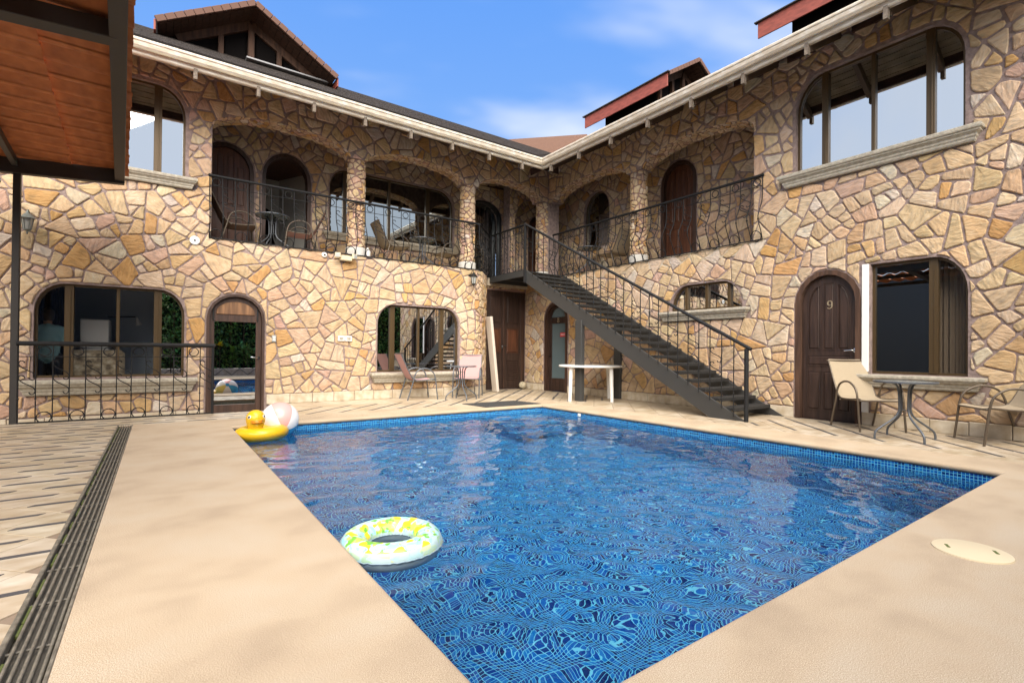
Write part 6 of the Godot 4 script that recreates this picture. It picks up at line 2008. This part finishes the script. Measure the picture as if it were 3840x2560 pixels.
	t = thing("emergency_light", "cream twin-headed emergency light at the foot of the balcony railing", "emergency light", Vector3(3.04, 2.86, -10.06))
	mb = MB.new(); mb.box(Vector3(0, -0.01, 0), Vector3(0.24, 0.10, 0.10), 0.01); part("case", mb, M.cream_plastic, t)
	for s in [-1.0, 1.0]:
		mb = MB.new(); mb.box(Vector3.ZERO, Vector3(0.11, 0.10, 0.05), 0.008, Transform3D(Basis(Vector3.UP, 0.5 * s), Vector3(0.165 * s, 0.03, 0.05))); part("lamp_head", mb, M.cream_plastic, t)
		mb = MB.new(); mb.box(Vector3(0, 0, 0.027), Vector3(0.085, 0.075, 0.006), 0.002, Transform3D(Basis(Vector3.UP, 0.5 * s), Vector3(0.165 * s, 0.03, 0.05))); part("lens", mb, M.lantern_glass, t)
	t = thing("camera_dome", "small white dome camera on the wall edge below the railing", "camera", Vector3(2.64, 2.88, -10.12))
	mb = MB.new(); mb.lathe(PackedVector2Array([Vector2(0.05, 0), Vector2(0.05, 0.02), Vector2(0.035, 0.03), Vector2(0, 0.035)]), 18, Transform3D(Basis(Vector3.RIGHT, PI * 0.5), Vector3.ZERO)); part("base", mb, M.white_plastic, t)
	mb = MB.new(); mb.lathe(PackedVector2Array([Vector2(0.02, 0), Vector2(0.018, 0.012), Vector2(0.01, 0.018), Vector2(0, 0.02)]), 14, Transform3D(Basis(Vector3.RIGHT, PI * 0.5), Vector3(0, 0, 0.028))); part("dome", mb, M.black_metal, t)
	t = thing("wall_disc", "round white fitting with a dark centre on the stone wall beside the railing end", "wall fitting", Vector3(0.49, 2.87, -10.125))
	mb = MB.new(); mb.lathe(PackedVector2Array([Vector2(0.075, 0), Vector2(0.075, 0.012), Vector2(0.06, 0.018), Vector2(0.03, 0.014), Vector2(0, 0.014)]), 24, Transform3D(Basis(Vector3.RIGHT, PI * 0.5), Vector3.ZERO)); part("plate", mb, M.white_plastic, t)
	mb = MB.new(); mb.lathe(PackedVector2Array([Vector2(0.016, 0), Vector2(0.014, 0.01), Vector2(0, 0.012)]), 10, Transform3D(Basis(Vector3.RIGHT, PI * 0.5), Vector3(0, 0, 0.012))); part("centre", mb, M.black_metal, t)
	t = thing("light_switch", "small grey switch plate beside the arched glass door", "switch", Vector3(1.755, 1.215, -10.115))
	mb = MB.new(); mb.box(Vector3.ZERO, Vector3(0.075, 0.125, 0.02), 0.005); part("plate", mb, M.lantern_glass, t)
	for y in [-0.025, 0.025]:
		mb = MB.new(); mb.box(Vector3(0, y, 0.012), Vector3(0.045, 0.035, 0.008), 0.003); part("button", mb, M.white_plastic, t)
	for k in 2:
		t = thing("wall_socket", ["cream wall socket on the stone wall, the one nearer the glass door", "cream wall socket on the stone wall, the one nearer the corner window"][k], "socket", Vector3(2.99 + 0.145 * k, 1.245, -10.113), 0.0, "pair of wall sockets")
		mb = MB.new(); mb.box(Vector3.ZERO, Vector3(0.135, 0.105, 0.022), 0.006); part("plate", mb, M.white_plastic, t)
		mb = MB.new(); mb.box(Vector3(0, 0, 0.012), Vector3(0.08, 0.055, 0.006), 0.002); part("outlet", mb, M.sill, t)
	t = thing("white_bottle", "small white plastic bottle standing behind the railing by the column", "bottle", Vector3(3.62, 2.95, -10.45))
	mb = MB.new(); mb.lathe(PackedVector2Array([Vector2(0.06, 0), Vector2(0.062, 0.02), Vector2(0.062, 0.17), Vector2(0.03, 0.22), Vector2(0.025, 0.25), Vector2(0, 0.255)]), 14); part("body", mb, M.white_plastic, t)
	# red sign on door 8
	t = thing("door_sign", "small red sign with white letters on the glass of door 8", "sign", Vector3(8.44, 1.465, -9.60))
	t.basis = FB.basis
	mb = MB.new(); mb.box(Vector3(0, 0, 0), Vector3(0.27, 0.105, 0.008), 0.002); part("plate", mb, M.sign_red, t)
	var tm := TextMesh.new()
	tm.text = "PRIVATE"
	var f := SystemFont.new(); f.font_names = PackedStringArray(["Droid Sans"]); f.font_weight = 700
	tm.font = f; tm.font_size = 32; tm.pixel_size = 0.00165; tm.depth = 0.002
	var o := MeshInstance3D.new(); o.name = "lettering"; o.mesh = tm; o.material_override = M.white_plastic
	t.add_child(o); o.position = Vector3(0, 0, 0.0055)
	# in the room behind the wide window
	t = thing("fridge", "white upright fridge inside the room behind the wide window", "fridge", Vector3(-0.92, -0.22, -11.75))
	mb = MB.new(); mb.box(Vector3(0, 0.87, 0), Vector3(0.40, 1.74, 0.5), 0.012); part("cabinet", mb, M.white_plastic, t)
	mb = MB.new(); mb.box(Vector3(0, 0.62, 0.265), Vector3(0.395, 1.14, 0.035), 0.01); part("door", mb, M.white_plastic, t)
	mb = MB.new(); mb.box(Vector3(0, 1.48, 0.265), Vector3(0.395, 0.50, 0.035), 0.01); part("freezer_door", mb, M.white_plastic, t)
	t = thing("swing_arm_lamp", "white lamp on a black swing arm inside the room", "lamp", Vector3(-0.58, 1.55, -12.0))
	mb = MB.new(); mb.tube(PackedVector3Array([Vector3(-0.2, 0.05, 0), Vector3(0.22, 0.06, 0.04)]), 0.012, 8); part("arm", mb, M.black_metal, t)
	mb = MB.new(); mb.lathe(PackedVector2Array([Vector2(0.055, -0.10), Vector2(0.03, -0.02), Vector2(0.015, 0.05), Vector2(0, 0.055)]), 14, Transform3D(Basis(Vector3(0, 0, 1), 0.25), Vector3(0.25, 0.0, 0.05))); part("shade", mb, M.white_plastic, t)
	t = thing("armchair", "armchair with mottled cream and brown cover inside the room", "armchair", Vector3(-0.85, -0.22, -10.95))
	mb = MB.new(); mb.box(Vector3(0, 0.72, -0.25), Vector3(0.74, 0.95, 0.2), 0.06); part("backrest", mb, M.mottled, t)
	mb = MB.new(); mb.box(Vector3(0, 0.36, 0.1), Vector3(0.55, 0.22, 0.6), 0.05); part("seat", mb, M.mottled, t)
	for s in [-1.0, 1.0]:
		mb = MB.new(); mb.box(Vector3(0.34 * s, 0.45, 0.1), Vector3(0.14, 0.45, 0.62), 0.05); part("armrest", mb, M.mottled, t)
	t = thing("person", "person in a pale teal T-shirt and dark trousers standing with their back to the window", "person", Vector3(-1.46, -0.10, -10.92), 0.15)
	var teal := Color(0.22, 0.40, 0.42); var dark := Color(0.02, 0.02, 0.025); var skin := Color(0.34, 0.20, 0.13); var hair := Color(0.02, 0.014, 0.01)
	var bn := []
	bn.append([Vector3(0, 1.00, 0), Vector3(0, 1.22, 0), 0.150, 0.165, teal]); bn.append([Vector3(-0.13, 1.39, 0), Vector3(0.13, 1.39, 0), 0.085, 0.085, teal]); bn.append([Vector3(0, 1.2, 0), Vector3(0, 1.36, 0), 0.16, 0.13, teal])
	bn.append([Vector3(0, 1.42, 0.0), Vector3(0, 1.53, -0.03), 0.052, 0.05, skin]); bn.append([Vector3(0, 1.60, -0.045), Vector3(0, 1.66, -0.03), 0.085, 0.090, hair]); bn.append([Vector3(0, 1.58, -0.09), Vector3(0, 1.66, -0.09), 0.06, 0.07, skin])
	for s in [-1.0, 1.0]:
		bn.append([Vector3(0.20 * s, 1.37, 0), Vector3(0.26 * s, 1.12, -0.01), 0.062, 0.058, teal])
		bn.append([Vector3(0.26 * s, 1.10, -0.01), Vector3(0.24 * s, 0.88, -0.12), 0.042, 0.032, skin])
		bn.append([Vector3(0.24 * s, 0.86, -0.13), Vector3(0.21 * s, 0.80, -0.19), 0.035, 0.026, skin])
		bn.append([Vector3(0.09 * s, 0.94, 0), Vector3(0.10 * s, 0.50, 0.0), 0.105, 0.068, dark])
		bn.append([Vector3(0.10 * s, 0.50, 0), Vector3(0.11 * s, 0.09, 0.03), 0.064, 0.045, dark])
		bn.append([Vector3(0.11 * s, 0.05, 0.04), Vector3(0.12 * s, 0.035, -0.14), 0.045, 0.035, Color(0.3, 0.3, 0.3)])
	part("body", figure(bn, 0.022, 0.03), M.skin_and_cloth, t)
